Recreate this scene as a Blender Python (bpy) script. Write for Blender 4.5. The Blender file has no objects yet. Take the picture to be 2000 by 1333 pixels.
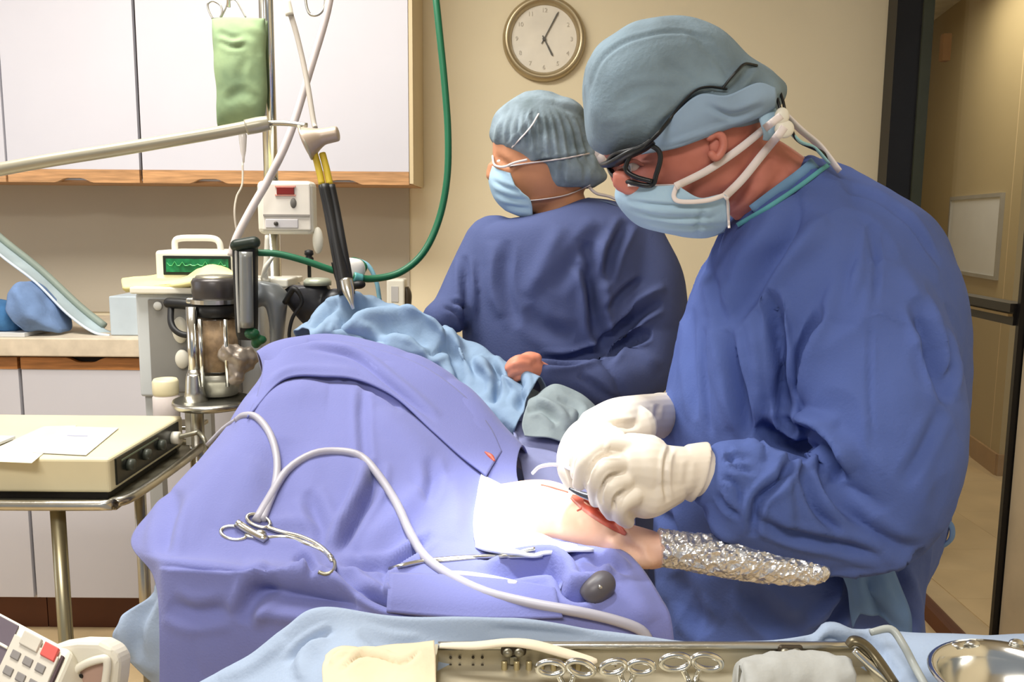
import bpy, bmesh, math, random
import numpy as np
from mathutils import Vector, Matrix, noise
from mathutils.bvhtree import BVHTree
random.seed(7); rng = np.random.default_rng(7)
S = bpy.context.scene
COL = S.collection
# ------------------------------------------------------------ camera
F = 1700.0; CX = 1000.0; CY = 666.5; H = 1.26
PITCH = math.radians(7.8); ROLL = math.radians(0.45)
cam = bpy.data.cameras.new('camera'); cam.sensor_width = 36; cam.lens = F/2000*36
cam.clip_start = 0.02
cob = bpy.data.objects.new('camera', cam); COL.objects.link(cob)
RM = Matrix.Rotation(math.pi/2-PITCH, 3, 'X') @ Matrix.Rotation(ROLL, 3, 'Z')
cob.matrix_world = Matrix.Translation((0, 0, H)) @ RM.to_4x4()
S.camera = cob
CAM = Vector((0, 0, H)); RMn = np.array(RM)
# ------------------------------------------------------------ world, lights, exposure
S.view_settings.view_transform = 'Standard'; S.view_settings.look = 'None'
S.view_settings.exposure = 0.30; S.view_settings.gamma = 1; S.view_settings.use_curve_mapping = False
w = bpy.data.worlds.new('world'); S.world = w; w.use_nodes = True
w.node_tree.nodes['Background'].inputs[0].default_value = (0.86, 0.92, 1.0, 1)
w.node_tree.nodes['Background'].inputs[1].default_value = 0.28
def light(name, kind, loc, target, energy, col=(1, 1, 1), size=1.0, size_y=None, **kw):
    l = bpy.data.lights.new(name, kind); l.energy = energy; l.color = col
    if kind == 'AREA':
        l.size = size
        if size_y: l.shape = 'RECTANGLE'; l.size_y = size_y
    for k, v in kw.items(): setattr(l, k, v)
    o = bpy.data.objects.new(name, l); COL.objects.link(o); o.location = loc
    o.rotation_euler = (Vector(target)-Vector(loc)).to_track_quat('-Z', 'Y').to_euler()
    return o
light('ceiling_panel_light', 'AREA', (-0.9, 1.55, 2.52), (-0.9, 1.55, 0), 46, (1, .97, .90), 1.2, .6)
light('ceiling_panel_light_rear', 'AREA', (-0.5, -0.7, 2.52), (-0.5, -0.7, 0), 40, (1, .96, .90), 1.2, .6)
light('corridor_panel_light', 'AREA', (2.1, 4.3, 2.5), (2.1, 4.3, 0), 13, (1, .92, .76), 0.6, 1.2)
light('cool_fill_left', 'AREA', (-2.9, 1.3, 1.6), (0, 1.9, 1.2), 9, (.62, .76, 1.0), 1.4, 1.2)  # added cool fill from the left, tints cabinets and cloths; no window built
light('surgical_spot', 'SPOT', (-0.05, 0.95, 2.25), (0.025, 1.04, 0.90), 150, (.93, .98, 1.0), spot_size=math.radians(17), spot_blend=1.0, shadow_soft_size=0.06)

# ------------------------------------------------------------ helpers
def at(px, py, Y):
    d = RM @ Vector(((px-CX)/F, (CY-py)/F, -1))
    return CAM + d*(Y/d.y)
def proj(V):
    q = (np.asarray(V)-np.array(CAM)) @ RMn
    return np.stack([CX+F*q[:, 0]/-q[:, 2], CY-F*q[:, 1]/-q[:, 2]], 1)
def m2(px, Y): return px*Y/F
def lin(c): return tuple((x/12.92 if x <= .04045 else ((x+.055)/1.055)**2.4) for x in [v/255 for v in c])
def mat(name, c, rough=.6, metal=0, var=.06, vs=8, bump=0, bs=120, spec=.4, trans=0, emit=0, sheen=0, coat=0, c2=None, stretch=None, alpha=1):
    m = bpy.data.materials.new(name); m.use_nodes = True; nt = m.node_tree; n = nt.nodes; L = nt.links
    b = n['Principled BSDF']; b.inputs['Roughness'].default_value = rough; b.inputs['Metallic'].default_value = metal
    b.inputs['Specular IOR Level'].default_value = spec; b.inputs['Transmission Weight'].default_value = trans
    b.inputs['Sheen Weight'].default_value = sheen; b.inputs['Coat Weight'].default_value = coat
    b.inputs['Alpha'].default_value = alpha
    tc = n.new('ShaderNodeTexCoord'); mp = n.new('ShaderNodeMapping'); L.new(tc.outputs['Object'], mp.inputs[0])
    if stretch: mp.inputs['Scale'].default_value = stretch
    nz = n.new('ShaderNodeTexNoise'); nz.inputs['Scale'].default_value = vs; nz.inputs['Detail'].default_value = 4
    L.new(mp.outputs[0], nz.inputs['Vector'])
    cr = n.new('ShaderNodeValToRGB'); a = lin(c)
    bb = lin(c2) if c2 else tuple(x*(1-var*2.2) for x in a)
    cr.color_ramp.elements[0].position = .3; cr.color_ramp.elements[1].position = .7
    cr.color_ramp.elements[0].color = (*bb, 1); cr.color_ramp.elements[1].color = (*(tuple(min(1, x*(1+var)) for x in a)), 1)
    L.new(nz.outputs[0], cr.inputs[0]); L.new(cr.outputs[0], b.inputs['Base Color'])
    if emit: L.new(cr.outputs[0], b.inputs['Emission Color']); b.inputs['Emission Strength'].default_value = emit
    if bump:
        n2 = n.new('ShaderNodeTexNoise'); n2.inputs['Scale'].default_value = bs; n2.inputs['Detail'].default_value = 3
        L.new(mp.outputs[0], n2.inputs['Vector'])
        bp = n.new('ShaderNodeBump'); bp.inputs['Strength'].default_value = bump; bp.inputs['Distance'].default_value = .002
        L.new(n2.outputs[0], bp.inputs['Height']); L.new(bp.outputs[0], b.inputs['Normal'])
    return m
def glassmat(name, tint=(1, 1, 1), gk=.3):
    m = bpy.data.materials.new(name); m.use_nodes = True; nt = m.node_tree; n = nt.nodes; L = nt.links
    n.remove(n['Principled BSDF']); out = n['Material Output']
    t = n.new('ShaderNodeBsdfTransparent'); t.inputs[0].default_value = (*tint, 1)
    g = n.new('ShaderNodeBsdfGlossy'); g.inputs['Roughness'].default_value = .03
    lw = n.new('ShaderNodeLayerWeight'); fr = n.new('ShaderNodeMath'); fr.operation = 'MULTIPLY_ADD'
    pw = n.new('ShaderNodeMath'); pw.operation = 'POWER'; pw.inputs[1].default_value = 4; L.new(lw.outputs['Facing'], pw.inputs[0])
    L.new(pw.outputs[0], fr.inputs[0]); fr.inputs[1].default_value = gk; fr.inputs[2].default_value = gk*.1
    mx = n.new('ShaderNodeMixShader'); L.new(fr.outputs[0], mx.inputs[0]); L.new(t.outputs[0], mx.inputs[1]); L.new(g.outputs[0], mx.inputs[2])
    L.new(mx.outputs[0], out.inputs[0]); return m

WLOC = {}
def tag(o, label=None, cat=None, group=None, kind=None):
    if label: o['label'] = label
    if cat: o['category'] = cat
    if group: o['group'] = group
    if kind: o['kind'] = kind
    return o
def thing(name, loc, label, cat, group=None):
    o = bpy.data.objects.new(name, None); COL.objects.link(o); o.empty_display_size = .05
    o.location = loc; WLOC[o.name] = Vector(loc); return tag(o, label, cat, group)
def obj(name, geo, m, parent=None, smooth=False, label=None, cat=None, kind=None, group=None, mods=None):
    V, Fc = geo; V = np.asarray(V, float).reshape(-1, 3)
    lo = V.min(0); hi = V.max(0); c = Vector(((lo[0]+hi[0])/2, (lo[1]+hi[1])/2, lo[2]))
    me = bpy.data.meshes.new(name); me.from_pydata((V-np.array(c)).tolist(), [], [list(map(int, f)) for f in Fc])
    me.materials.append(m)
    if smooth:
        me.polygons.foreach_set('use_smooth', [True]*len(me.polygons))
    me.update()
    o = bpy.data.objects.new(name, me); COL.objects.link(o); o.location = c; WLOC[o.name] = c
    if parent: 
        o.parent = parent; o.matrix_parent_inverse = Matrix.Translation(-WLOC[parent.name])
    if smooth == 'auto': pass
    for md in (mods or []):
        k = o.modifiers.new(md[0].lower(), md[0])
        for a, v in md[1].items(): setattr(k, a, v)
    return tag(o, label, cat, group, kind)
def join(*gs):
    V = []; Fc = []; n = 0
    for g in gs:
        v, f = g; v = np.asarray(v, float).reshape(-1, 3); V.append(v); Fc += [[i+n for i in q] for q in f]; n += len(v)
    return np.concatenate(V), Fc
def box(x0, x1, y0, y1, z0, z1, b=0):
    bm = bmesh.new(); bmesh.ops.create_cube(bm, size=1)
    for v in bm.verts:
        v.co = Vector(((x0+x1)/2+v.co.x*(x1-x0), (y0+y1)/2+v.co.y*(y1-y0), (z0+z1)/2+v.co.z*(z1-z0)))
    if b: bmesh.ops.bevel(bm, geom=bm.edges[:]+bm.verts[:], offset=b, segments=3, profile=.5, affect='EDGES', clamp_overlap=True)
    bm.verts.index_update(); g = (np.array([v.co[:] for v in bm.verts]), [[v.index for v in f.verts] for f in bm.faces]); bm.free(); return g
def pbox(px0, py0, px1, py1, Y, d, b=0):
    pm = (px0+px1)/2; qm = (py0+py1)/2
    return box(at(px0, qm, Y).x, at(px1, qm, Y).x, Y, Y+d, at(pm, py1, Y).z, at(pm, py0, Y).z, b)
def rotz(g, a, c):
    V = np.asarray(g[0], float)-np.array(c); ca, sa = math.cos(a), math.sin(a)
    V = np.stack([V[:, 0]*ca-V[:, 1]*sa, V[:, 0]*sa+V[:, 1]*ca, V[:, 2]], 1)+np.array(c); return V, g[1]
def cr(P, k, closed=False):
    P = np.asarray(P, float); n = len(P)
    if n == 2: return np.array([P[0]+(P[1]-P[0])*t for t in np.linspace(0, 1, k+1)])
    out = []
    for i in range(n-1 if not closed else n):
        if closed: p0, p1, p2, p3 = P[(i-1) % n], P[i], P[(i+1) % n], P[(i+2) % n]
        else: p0 = P[i-1] if i > 0 else 2*P[0]-P[1]; p1 = P[i]; p2 = P[i+1]; p3 = P[i+2] if i+2 < n else 2*P[-1]-P[-2]
        for t in np.arange(k)/k:
            out.append(.5*((2*p1)+(-p0+p2)*t+(2*p0-5*p1+4*p2-p3)*t*t+(-p0+3*p1-3*p2+p3)*t**3))
    if not closed: out.append(P[-1])
    return np.array(out)
def rings(R, closed=False, cap=True):
    R = np.asarray(R); nr, n = R.shape[:2]; V = R.reshape(-1, 3); Fc = []
    for i in range(nr-1 if not closed else nr):
        a = i*n; b = ((i+1) % nr)*n
        for j in range(n): k = (j+1) % n; Fc.append([a+j, a+k, b+k, b+j])
    if cap and not closed:
        V = np.concatenate([V, [R[0].mean(0)], [R[-1].mean(0)]]); e = nr*n
        for j in range(n):
            k = (j+1) % n; Fc.append([e, k, j]); Fc.append([e+1, (nr-1)*n+j, (nr-1)*n+k])
    return V, Fc
def loft(rows, n=36, k=5, e=2.0):
    """rows: (pxA,pyA,pxB,pyB,Y,halfdepth)"""
    D = []
    for r in rows:
        a = at(r[0], r[1], r[4]); b = at(r[2], r[3], r[4]); D.append([*a, *b, r[5]])
    D = cr(D, k); R = []
    th = np.linspace(0, 2*math.pi, n, endpoint=False)
    ce = np.sign(np.cos(th))*abs(np.cos(th))**(2/e); se = np.sign(np.sin(th))*abs(np.sin(th))**(2/e)
    for d in D:
        A = d[:3]; B = d[3:6]; c = (A+B)/2; h = (A-B)/2
        R.append(c+np.outer(ce, h)+np.outer(se, [0, max(.001, d[6]), 0]))
    return rings(R)
def tube(P, r=None, n=10, k=6, cap=True, closed=False, round_end=False, flat=None):
    """P: (x,y,z[,r]) world points"""
    P = np.array([[*p[:3], (p[3] if len(p) > 3 else r)] for p in P], float)
    C = cr(P, k, closed) if k > 1 else P
    X = C[:, :3]; rad = C[:, 3]
    T = np.gradient(X, axis=0)
    if closed: T = np.roll(X, -1, 0)-np.roll(X, 1, 0)
    T /= np.linalg.norm(T, axis=1)[:, None]+1e-12
    u = np.cross(T[0], [0, 0, 1.]); 
    if np.linalg.norm(u) < .1: u = np.cross(T[0], [0, 1., 0])
    R = []; th = np.linspace(0, 2*math.pi, n, endpoint=False)
    if round_end:
        m = 4; a = [i/m*math.pi/2 for i in range(m)]
        pre = [(X[0]-T[0]*rad[0]*math.cos(t), T[0], rad[0]*max(.05, math.sin(t))) for t in a]
        post = [(X[-1]+T[-1]*rad[-1]*math.cos(t), T[-1], rad[-1]*max(.05, math.sin(t))) for t in a[::-1]]
        X = np.array([p[0] for p in pre]+list(X)+[p[0] for p in post]); T = np.array([p[1] for p in pre]+list(T)+[p[1] for p in post])
        rad = np.array([p[2] for p in pre]+list(rad)+[p[2] for p in post])
    for x, t, q in zip(X, T, rad):
        u = u-t*np.dot(u, t); u /= np.linalg.norm(u)+1e-12; v = np.cross(t, u)
        fu = 1; fv = 1
        if flat: fu, fv = flat
        R.append(x+q*(np.outer(np.cos(th)*fu, u)+np.outer(np.sin(th)*fv, v)))
    return rings(R, closed, cap)
def ptube(P, r=None, **kw):
    """P: (px,py,Y[,r])"""
    return tube([(*at(p[0], p[1], p[2]), *( [p[3]] if len(p) > 3 else [])) for p in P], r, **kw)
def ell(c, s, rx=None, n=20, m=14):
    R = []; th = np.linspace(0, 2*math.pi, n, endpoint=False)
    for i in range(m+1):
        a = -math.pi/2+math.pi*(i+.02)/(m+.04)
        R.append(np.stack([s[0]*math.cos(a)*np.cos(th), s[1]*math.cos(a)*np.sin(th), np.full(n, s[2]*math.sin(a))], 1))
    V, Fc = rings(R)
    if rx is not None: V = V @ np.array(rx).T
    return V+np.array(c), Fc
def lathe(c, prof, n=32, ax=None):
    """prof: (r,z) pairs about local Z at c"""
    th = np.linspace(0, 2*math.pi, n, endpoint=False)
    R = [np.stack([r*np.cos(th), r*np.sin(th), np.full(n, z)], 1) for r, z in prof]
    V, Fc = rings(R)
    if ax is not None: V = V @ np.array(Vector((0, 0, 1)).rotation_difference(Vector(ax)).to_matrix()).T
    return V+np.array(c), Fc
def sheet(net, k=14, world=False, kc=None):
    G = np.array([[(p if world else at(*p)) for p in row] for row in net], float)
    G = np.array([cr(G[:, j], k) for j in range(G.shape[1])])      # cols x rowsfine
    G = np.array([cr(G[:, i], kc or k) for i in range(G.shape[1])])     # rowsfine x colsfine
    nr, nc = G.shape[:2]; Fc = [[i*nc+j, i*nc+j+1, (i+1)*nc+j+1, (i+1)*nc+j] for i in range(nr-1) for j in range(nc-1)]
    return G.reshape(-1, 3), Fc
def slab(c4, t):
    """four world corners, thickness vector"""
    V = [Vector(c) for c in c4]+[Vector(c)+Vector(t) for c in c4]
    return np.array([v[:] for v in V]), [[0, 1, 2, 3], [7, 6, 5, 4], [0, 4, 5, 1], [1, 5, 6, 2], [2, 6, 7, 3], [3, 7, 4, 0]]
def normals(V, Fc):
    N = np.zeros_like(V); q = np.array([f[:3] for f in Fc])
    n = np.cross(V[q[:, 1]]-V[q[:, 0]], V[q[:, 2]]-V[q[:, 0]])
    for c in range(3): np.add.at(N, q[:, c], n)
    q4 = np.array([f[3] if len(f) > 3 else f[0] for f in Fc]); np.add.at(N, q4, n)
    return N/(np.linalg.norm(N, axis=1)[:, None]+1e-12)
def union(geos, voxel=.004, sm=6, fac=.5):
    V, Fc = join(*geos)
    me = bpy.data.meshes.new('t'); me.from_pydata(V.tolist(), [], [list(map(int, f)) for f in Fc]); me.update()
    bm = bmesh.new(); bm.from_mesh(me); bmesh.ops.recalc_face_normals(bm, faces=bm.faces[:]); bm.to_mesh(me); bm.free()
    o = bpy.data.objects.new('t', me); COL.objects.link(o)
    a = o.modifiers.new('r', 'REMESH'); a.mode = 'VOXEL'; a.voxel_size = voxel; a.adaptivity = 0
    s = o.modifiers.new('s', 'SMOOTH'); s.factor = fac; s.iterations = sm
    dg = bpy.context.evaluated_depsgraph_get(); dg.update(); ev = o.evaluated_get(dg); m2_ = ev.to_mesh()
    n = len(m2_.vertices); A = np.empty(n*3, 'f'); m2_.vertices.foreach_get('co', A); A = A.reshape(-1, 3).astype(float)
    Fo = [list(p.vertices) for p in m2_.polygons]; ev.to_mesh_clear(); bpy.data.objects.remove(o); bpy.data.meshes.remove(me)
    return A, Fo
def strokes(g, L, facing=True):
    """L: (kind, [(px,py)...], width_px, amp_m) ; v valley, r ridge, s step (right side of the stroke raised)"""
    V, Fc = g; V = V.copy(); N = normals(V, Fc); P = proj(V)
    view = np.array(CAM)-V; view /= np.linalg.norm(view, axis=1)[:, None]
    dt = (N*view).sum(1)
    if facing == 'flip': N = N*np.sign(dt)[:, None]; fw = np.ones(len(V))
    else: fw = np.clip((dt-.02)/.2, 0, 1)
    D = np.zeros(len(V))
    for kind, pts, wd, amp in L:
        Q = cr(pts, 6); seg = np.linalg.norm(np.diff(Q, axis=0), axis=1); cum = np.r_[0, np.cumsum(seg)]; tot = cum[-1]
        lo = Q.min(0)-wd*5; hi = Q.max(0)+wd*5
        idx = np.where((P[:, 0] > lo[0]) & (P[:, 0] < hi[0]) & (P[:, 1] > lo[1]) & (P[:, 1] < hi[1]) & (fw > 0))[0]
        if len(idx) == 0: continue
        p = P[idx]; bd = np.full(len(idx), 1e9); bs = np.zeros(len(idx)); bt = np.zeros(len(idx))
        for i in range(len(Q)-1):
            a = Q[i]; d = Q[i+1]-a; l = max(1e-6, seg[i]); r = p-a; t = np.clip((r @ d)/(l*l), 0, 1)
            e = r-np.outer(t, d); dd = np.hypot(e[:, 0], e[:, 1]); s = np.sign(d[0]*r[:, 1]-d[1]*r[:, 0])
            m = dd < bd; bd[m] = dd[m]; bs[m] = s[m]; bt[m] = (cum[i]+t[m]*l)/tot
        tap = np.clip(np.minimum(bt, 1-bt)*4, 0, 1)**.6
        x = bd/wd
        if kind == 'v': q = -np.exp(-x*x)+.35*np.exp(-((x-1.9)/.8)**2)
        elif kind == 'r': q = np.exp(-x*x)
        else: q = np.where(bs > 0, np.exp(-x/2.2)*np.clip(x*3, 0, 1), -.5*np.exp(-x*1.5)*np.clip(x*4, 0, 1))
        # taper outside ends
        D[idx] += amp*q*tap
    V += N*(D*fw)[:, None]
    return V, Fc
def wob(g, amp, scale, seed=0, stretch=(1, 1, 1)):
    V, Fc = g; N = normals(V, Fc); st = stretch
    d = np.array([noise.noise(Vector((v[0]*scale*st[0]+seed, v[1]*scale*st[1], v[2]*scale*st[2]))) for v in V])
    return V+N*(d*amp)[:, None], Fc
def crease(g, amp, scale, seed=0, st=(1, 1, .45)):
    V, Fc = g; N = normals(V, Fc); out = []
    for v in V:
        w_ = noise.noise(Vector((v[0]*3+seed, v[1]*3, v[2]*3)))*.12
        q = noise.noise(Vector(((v[0]+w_+v[2]*.3)*scale*st[0]+seed, v[1]*scale*st[1], (v[2]+w_)*scale*st[2])))
        m = noise.noise(Vector((v[0]*4+seed+9, v[1]*4, v[2]*4)))
        out.append(((1-min(1, abs(q)*2.6))**2)*max(0, min(1, .5+m*1.6)))
    return V-N*(np.array(out)*amp)[:, None], Fc
def bvh(g): return BVHTree.FromPolygons([Vector(v) for v in g[0]], [list(map(int, f)) for f in g[1]])
def hit(b, px, py, off=0., dflt=None):
    bs = b if isinstance(b, (list, tuple)) else [b]; best = None
    d = (at(px, py, 1)-CAM).normalized()
    for q in bs:
        r = q.ray_cast(CAM, d)
        if r[0] is not None and (best is None or r[3] < best[1]): best = (r[0], r[3])
    if best is None: return at(px, py, dflt or 1.0)
    return best[0]-d*off
# ------------------------------------------------------------ materials
M_wall = mat('cream_wall_paint', (232, 218, 186), .75, var=.02, vs=2, bump=.1, bs=200)
M_wall_shade = mat('taupe_wall_shade', (184, 174, 156), .75, var=.03, vs=2)  # wall colour darkened to hold the shade under the wall cabinets
M_ceil = mat('ceiling_white', (225, 222, 215), .8)
M_floor = mat('tan_vinyl', (206, 180, 138), .45, var=.08, vs=5, bump=.1, bs=60)
M_corr = mat('tan_wall_paint', (186, 168, 126), .75, var=.03, vs=1.5)
M_base = mat('brown_vinyl_base', (120, 88, 56), .5)
M_baset = mat('tan_vinyl_base', (172, 136, 92), .5)
M_lam = mat('white_laminate', (206, 204, 212), .4, var=.02, vs=2)
M_wood = mat('oak_edge', (196, 148, 102), .45, var=.18, vs=9, stretch=(1, 6, 14))
M_wood2 = mat('oak_edge_dark', (176, 118, 66), .45, var=.18, vs=9, stretch=(1, 6, 14))
M_gap = mat('dark_gap', (38, 30, 26), .8)
M_top = mat('worktop_laminate', (214, 200, 178), .4, var=.06, vs=30)
M_toe = mat('brown_toe_kick', (92, 50, 28), .5)
M_black = mat('black_metal', (18, 16, 16), .35, var=.1)
M_chrome = mat('chrome', (215, 215, 210), .16, 1, var=.02)
M_steel = mat('brushed_steel', (200, 198, 190), .28, 1, var=.05, vs=20, bump=.1)
M_dsteel = mat('dull_steel', (150, 146, 130), .4, .8, var=.06)
M_rub = mat('black_rubber', (22, 22, 24), .5, var=.2)
M_green = mat('green_hose', (22, 98, 66), .4)
M_beige = mat('beige_enamel', (222, 212, 178), .4, var=.03)
M_ivory = mat('ivory_plastic', (226, 222, 208), .4, var=.03)
M_grey = mat('grey_plastic', (186, 186, 182), .45, var=.04)
M_glass = glassmat('window_glass')
M_clear = glassmat('clear_plastic', (.86, .83, .78))
M_paper = mat('white_paper', (208, 208, 206), .7, var=.02)
# ------------------------------------------------------------ room
WY = 3.1; XR = at(1722, 400, WY).x
def st(name, g, m, **k): return obj(name, g, m, kind='structure', **k)
st('floor', box(-3.2, 3.6, -1.6, 7, -.05, 0), M_floor)
st('ceiling', box(-3.2, 3.6, -1.6, 7, 2.6, 2.7), M_ceil)
wb = st('wall_back', box(-3.2, XR, WY, WY+.12, 0, 2.6), M_wall)
st('wall_left', box(-3.25, -3.13, -1.6, WY, 0, 2.6), M_wall)
# right side : glazed screen running from the back wall's end towards the camera
gx = lambda y: 1.209+.055*y
ang = math.atan2(-.16, 1)      # direction of the screen in plan
D = Vector((-.055, -1, 0)).normalized(); Nn = Vector((1, -.055, 0)).normalized()
def strip(y0, y1, off0, off1, z0, z1):
    """prism along the screen between depths y0>y1"""
    a = Vector((gx(y0), y0, 0)); b = Vector((gx(y1), y1, 0)); V = []
    for z in (z0, z1):
        for p, o in ((a, off0), (b, off0), (b, off1), (a, off1)): V.append((p+Nn*o+Vector((0, 0, z)))[:])
    return np.array(V), [[3, 2, 1, 0], [4, 5, 6, 7], [0, 1, 5, 4], [1, 2, 6, 5], [2, 3, 7, 6], [3, 0, 4, 7]]
st('trim_1', box(XR-.005, at(1770, 200, WY).x, WY-.02, WY+.12, 0, 2.6), M_wall)
dr = tag(bpy.data.objects.new('door_1', None), kind='structure'); COL.objects.link(dr); dr.location = (gx(2.7), 2.7, 0); WLOC['door_1'] = Vector(dr.location)
st_far = obj('far_stile', join(strip(3.07, 2.985, -.112, -.002, 0, 2.45)), M_black, dr)
obj('stile_bead', strip(2.99, 2.975, -.03, .004, 0.1, 2.35), mat('dark_olive_bead', (58, 60, 42), .3), dr)
obj('mid_rail', join(strip(2.985, 2.27, -.02, .02, 1.0, 1.035), strip(2.985, 2.27, -.03, .02, 1.035, 1.058)), M_black, dr)
obj('rail_bead', strip(2.985, 2.27, -.034, -.022, 1.024, 1.031), mat('bronze_bead', (130, 110, 74), .3, .5), dr)
obj('bottom_rail', strip(2.985, 2.27, -.02, .02, 0, .05), M_toe, dr)
obj('top_rail', strip(2.985, 2.27, -.02, .02, 2.35, 2.45), M_black, dr)
obj('near_stile', strip(2.27, 2.255, -.012, .02, 0, 2.45), M_black, dr)
obj('pane', strip(2.985, 2.27, -.003, .003, 1.058, 2.35), M_glass, dr)
obj('pane', strip(2.985, 2.27, -.003, .003, .05, 1.0), M_glass, dr)
obj('hinge', strip(2.98, 2.95, .03, .055, at(1815, 118, 2.95).z, at(1815, 65, 2.95).z), mat('brown_hinge', (150, 104, 48), .4, .3), dr)
st('trim_2', strip(2.25, 1.7, .004, .08, 0, 2.6), mat('greige_jamb', (176, 160, 134), .5))
st('wall_right', strip(1.7, -1.6, -.05, .07, 0, 2.6), M_wall)
# header above the screen
st('trim_3', strip(3.1, 1.7, -.05, .05, 2.45, 2.6), M_wall)
# corridor
cx = lambda y: 2.475+.174*(y-4.3)
cn = Vector((1, -.174, 0)).normalized()
def cstrip(y0, y1, o0, o1, z0, z1):
    a = Vector((cx(y0), y0, 0)); b = Vector((cx(y1), y1, 0)); V = []
    for z in (z0, z1):
        for p, o in ((a, o0), (b, o0), (b, o1), (a, o1)): V.append((p+cn*o+Vector((0, 0, z)))[:])
    return np.array(V), [[3, 2, 1, 0], [4, 5, 6, 7], [0, 1, 5, 4], [1, 2, 6, 5], [2, 3, 7, 6], [3, 0, 4, 7]]
st('wall_corridor', cstrip(7, 4.3, 0, .15, 0, 2.6), M_corr)
st('wall_corridor_end', box(1.3, 3.6, 6.9, 7, 0, 2.6), M_corr)
st('wall_corridor_return', box(cx(4.3)+.02, 3.6, 4.3, 4.42, 0, 2.6), mat('light_tan_paint', (226, 204, 160), .7))
st('baseboard_corridor', cstrip(6.9, 4.3, -.015, 0, 0, .11), M_baset)
st('baseboard_return', box(cx(4.3)-.01, 3.6, 4.285, 4.3, 0, .11), M_baset)
st('wall_corridor_left', box(XR+.04, XR+.14, WY+.12, 6.9, 0, 2.6), M_corr)
# vinyl floor tiles seen in the corridor (joints recessed)
M_tile = mat('tan_floor_tile', (212, 184, 138), .4, var=.07, vs=4, bump=.1)
tile_me = None; k = 0
for i in range(7):
    for j in range(12):
        X = 1.06+i*.4572; Y = 1.9+j*.4572-(.0 if i % 2 else .0)
        if X > 2.3+.174*(Y-4.3)+.1 or X > 3.1 or Y > 6.3 : continue
        if X < gx(Y+.45)-.2: continue
        if tile_me is None:
            o = obj('tile', box(0, .4560, 0, .4560, 0, .003, .0008), M_tile); tile_me = o.data; o['kind'] = 'structure'; del o['kind']
        else: o = bpy.data.objects.new('tile', tile_me); COL.objects.link(o)
        o.location = (X+.2266, Y+.2266, 0.0); o.parent = bpy.data.objects['floor']; o.matrix_parent_inverse = Matrix.Translation(-WLOC['floor'])
nb = thing('whiteboard', (cx(4.9), 4.9, 1.0), 'small white notice board with grey frame on tan corridor wall beyond glazed door', 'notice board')
ya, yb = 5.3, 4.52; zt = at(1898, 388, 4.9).z; zb = at(1898, 532, 4.9).z
obj('board', cstrip(ya, yb, -.012, 0, zb, zt), mat('whiteboard_white', (232, 236, 240), .4, var=.02), nb)
M_fr = mat('grey_frame', (168, 166, 160), .4)
for a in ((ya, yb, zt, zt+.02), (ya, yb, zb-.02, zb)): obj('frame_bar', cstrip(a[0], a[1], -.018, 0, a[2], a[3]), M_fr, nb)
for a in ((ya+.02, ya), (yb, yb-.02)): obj('frame_bar', cstrip(a[0], a[1], -.018, 0, zb-.02, zt+.02), M_fr, nb)

# ------------------------------------------------------------ wall cabinets
UY = 2.78; zb = at(400, 356, UY).z; zr = at(400, 333, UY).z; ZT = 2.28
def door_x(px): return at(px, 200, UY).x
W3 = (door_x(800)-door_x(5))/3
xs = [door_x(800)-W3*i for i in range(6)][::-1]
def rail_geo(x0, x1, z0, z1, y, up=True, t=.018):
    """wood rail with a scooped finger pull cut in its lower (or upper) edge"""
    n = 40; xc = (x0+x1)/2; hw = min(.06, (x1-x0)*.14); B = []; T = []
    for i in range(n+1):
        x = x0+(x1-x0)*i/n; s = max(0, 1-abs(x-xc)/hw); sc = .014*min(1, s*1.8)
        B.append((x, z0+(sc if up else 0))); T.append((x, z1-(0 if up else sc)))
    V = []; 
    for yy in (y, y+t):
        V += [(a, yy, b) for a, b in B]+[(a, yy, b) for a, b in T]
    m = n+1; Fc = []
    for i in range(n):
        Fc += [[i, i+1, m+i+1, m+i], [2*m+i+1, 2*m+i, 3*m+i, 3*m+i+1], [i+1, i, 2*m+i, 2*m+i+1], [m+i, m+i+1, 3*m+i+1, 3*m+i]]
    Fc += [[0, m, 3*m, 2*m], [n, 2*m+n, 3*m+n, m+n]]
    return np.array(V), Fc
M_side = mat('cream_side_laminate', (214, 194, 156), .5, var=.02)
M_lam_shaded = mat('white_laminate_shaded', (200, 198, 204), .4, var=.02, vs=2)  # white laminate greyed for base doors: shade low in the room as colour
def wall_cab(x0, x1, nd, label):
    t = thing('wall_cabinet', ((x0+x1)/2, 2.95, zb), label, 'cabinet', None)
    obj('carcass', box(x0+.002, x1-.002, UY+.022, WY-.001, zb+.004, ZT), M_lam, t)
    obj('side_panel', box(x1-.002, x1+.010, UY+.0, WY-.001, zb, ZT), M_side, t) if x1 > -.5 else None
    obj('bottom_panel', box(x0, x1, UY+.022, WY-.001, zb-.002, zb+.004), M_wood, t)
    w_ = (x1-x0)/nd
    for i in range(nd):
        a = x0+w_*i+.0035; b = x0+w_*(i+1)-.0035
        d = obj('door', box(a, b, UY, UY+.018, zr, ZT, .001), M_lam, t)
        obj('wood_pull_rail', rail_geo(a, b, zb-.004, zr, UY-.002), M_wood, d)
    obj('gap_shadow_strip', box(x0, x1, UY+.0185, UY+.0215, zb+.01, ZT), M_gap, t)
    return t
wall_cab(xs[3], xs[5], 2, 'white two-door wall cabinet with oak pull rails behind the IV pole')
wall_cab(xs[1], xs[3]-.003, 2, 'white wall cabinet with oak pull rails at left end of the row')
wall_cab(xs[0]-W3, xs[1]-.003, 2, 'white wall cabinet at far left mostly outside the frame')
# thin taupe panel on the wall: the cabinets' shade put into its colour
st('wall_shade_panel', box(-3.1, at(800, 450, WY).x, WY-.006, WY-.001, .93, zb), M_wall_shade)
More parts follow.
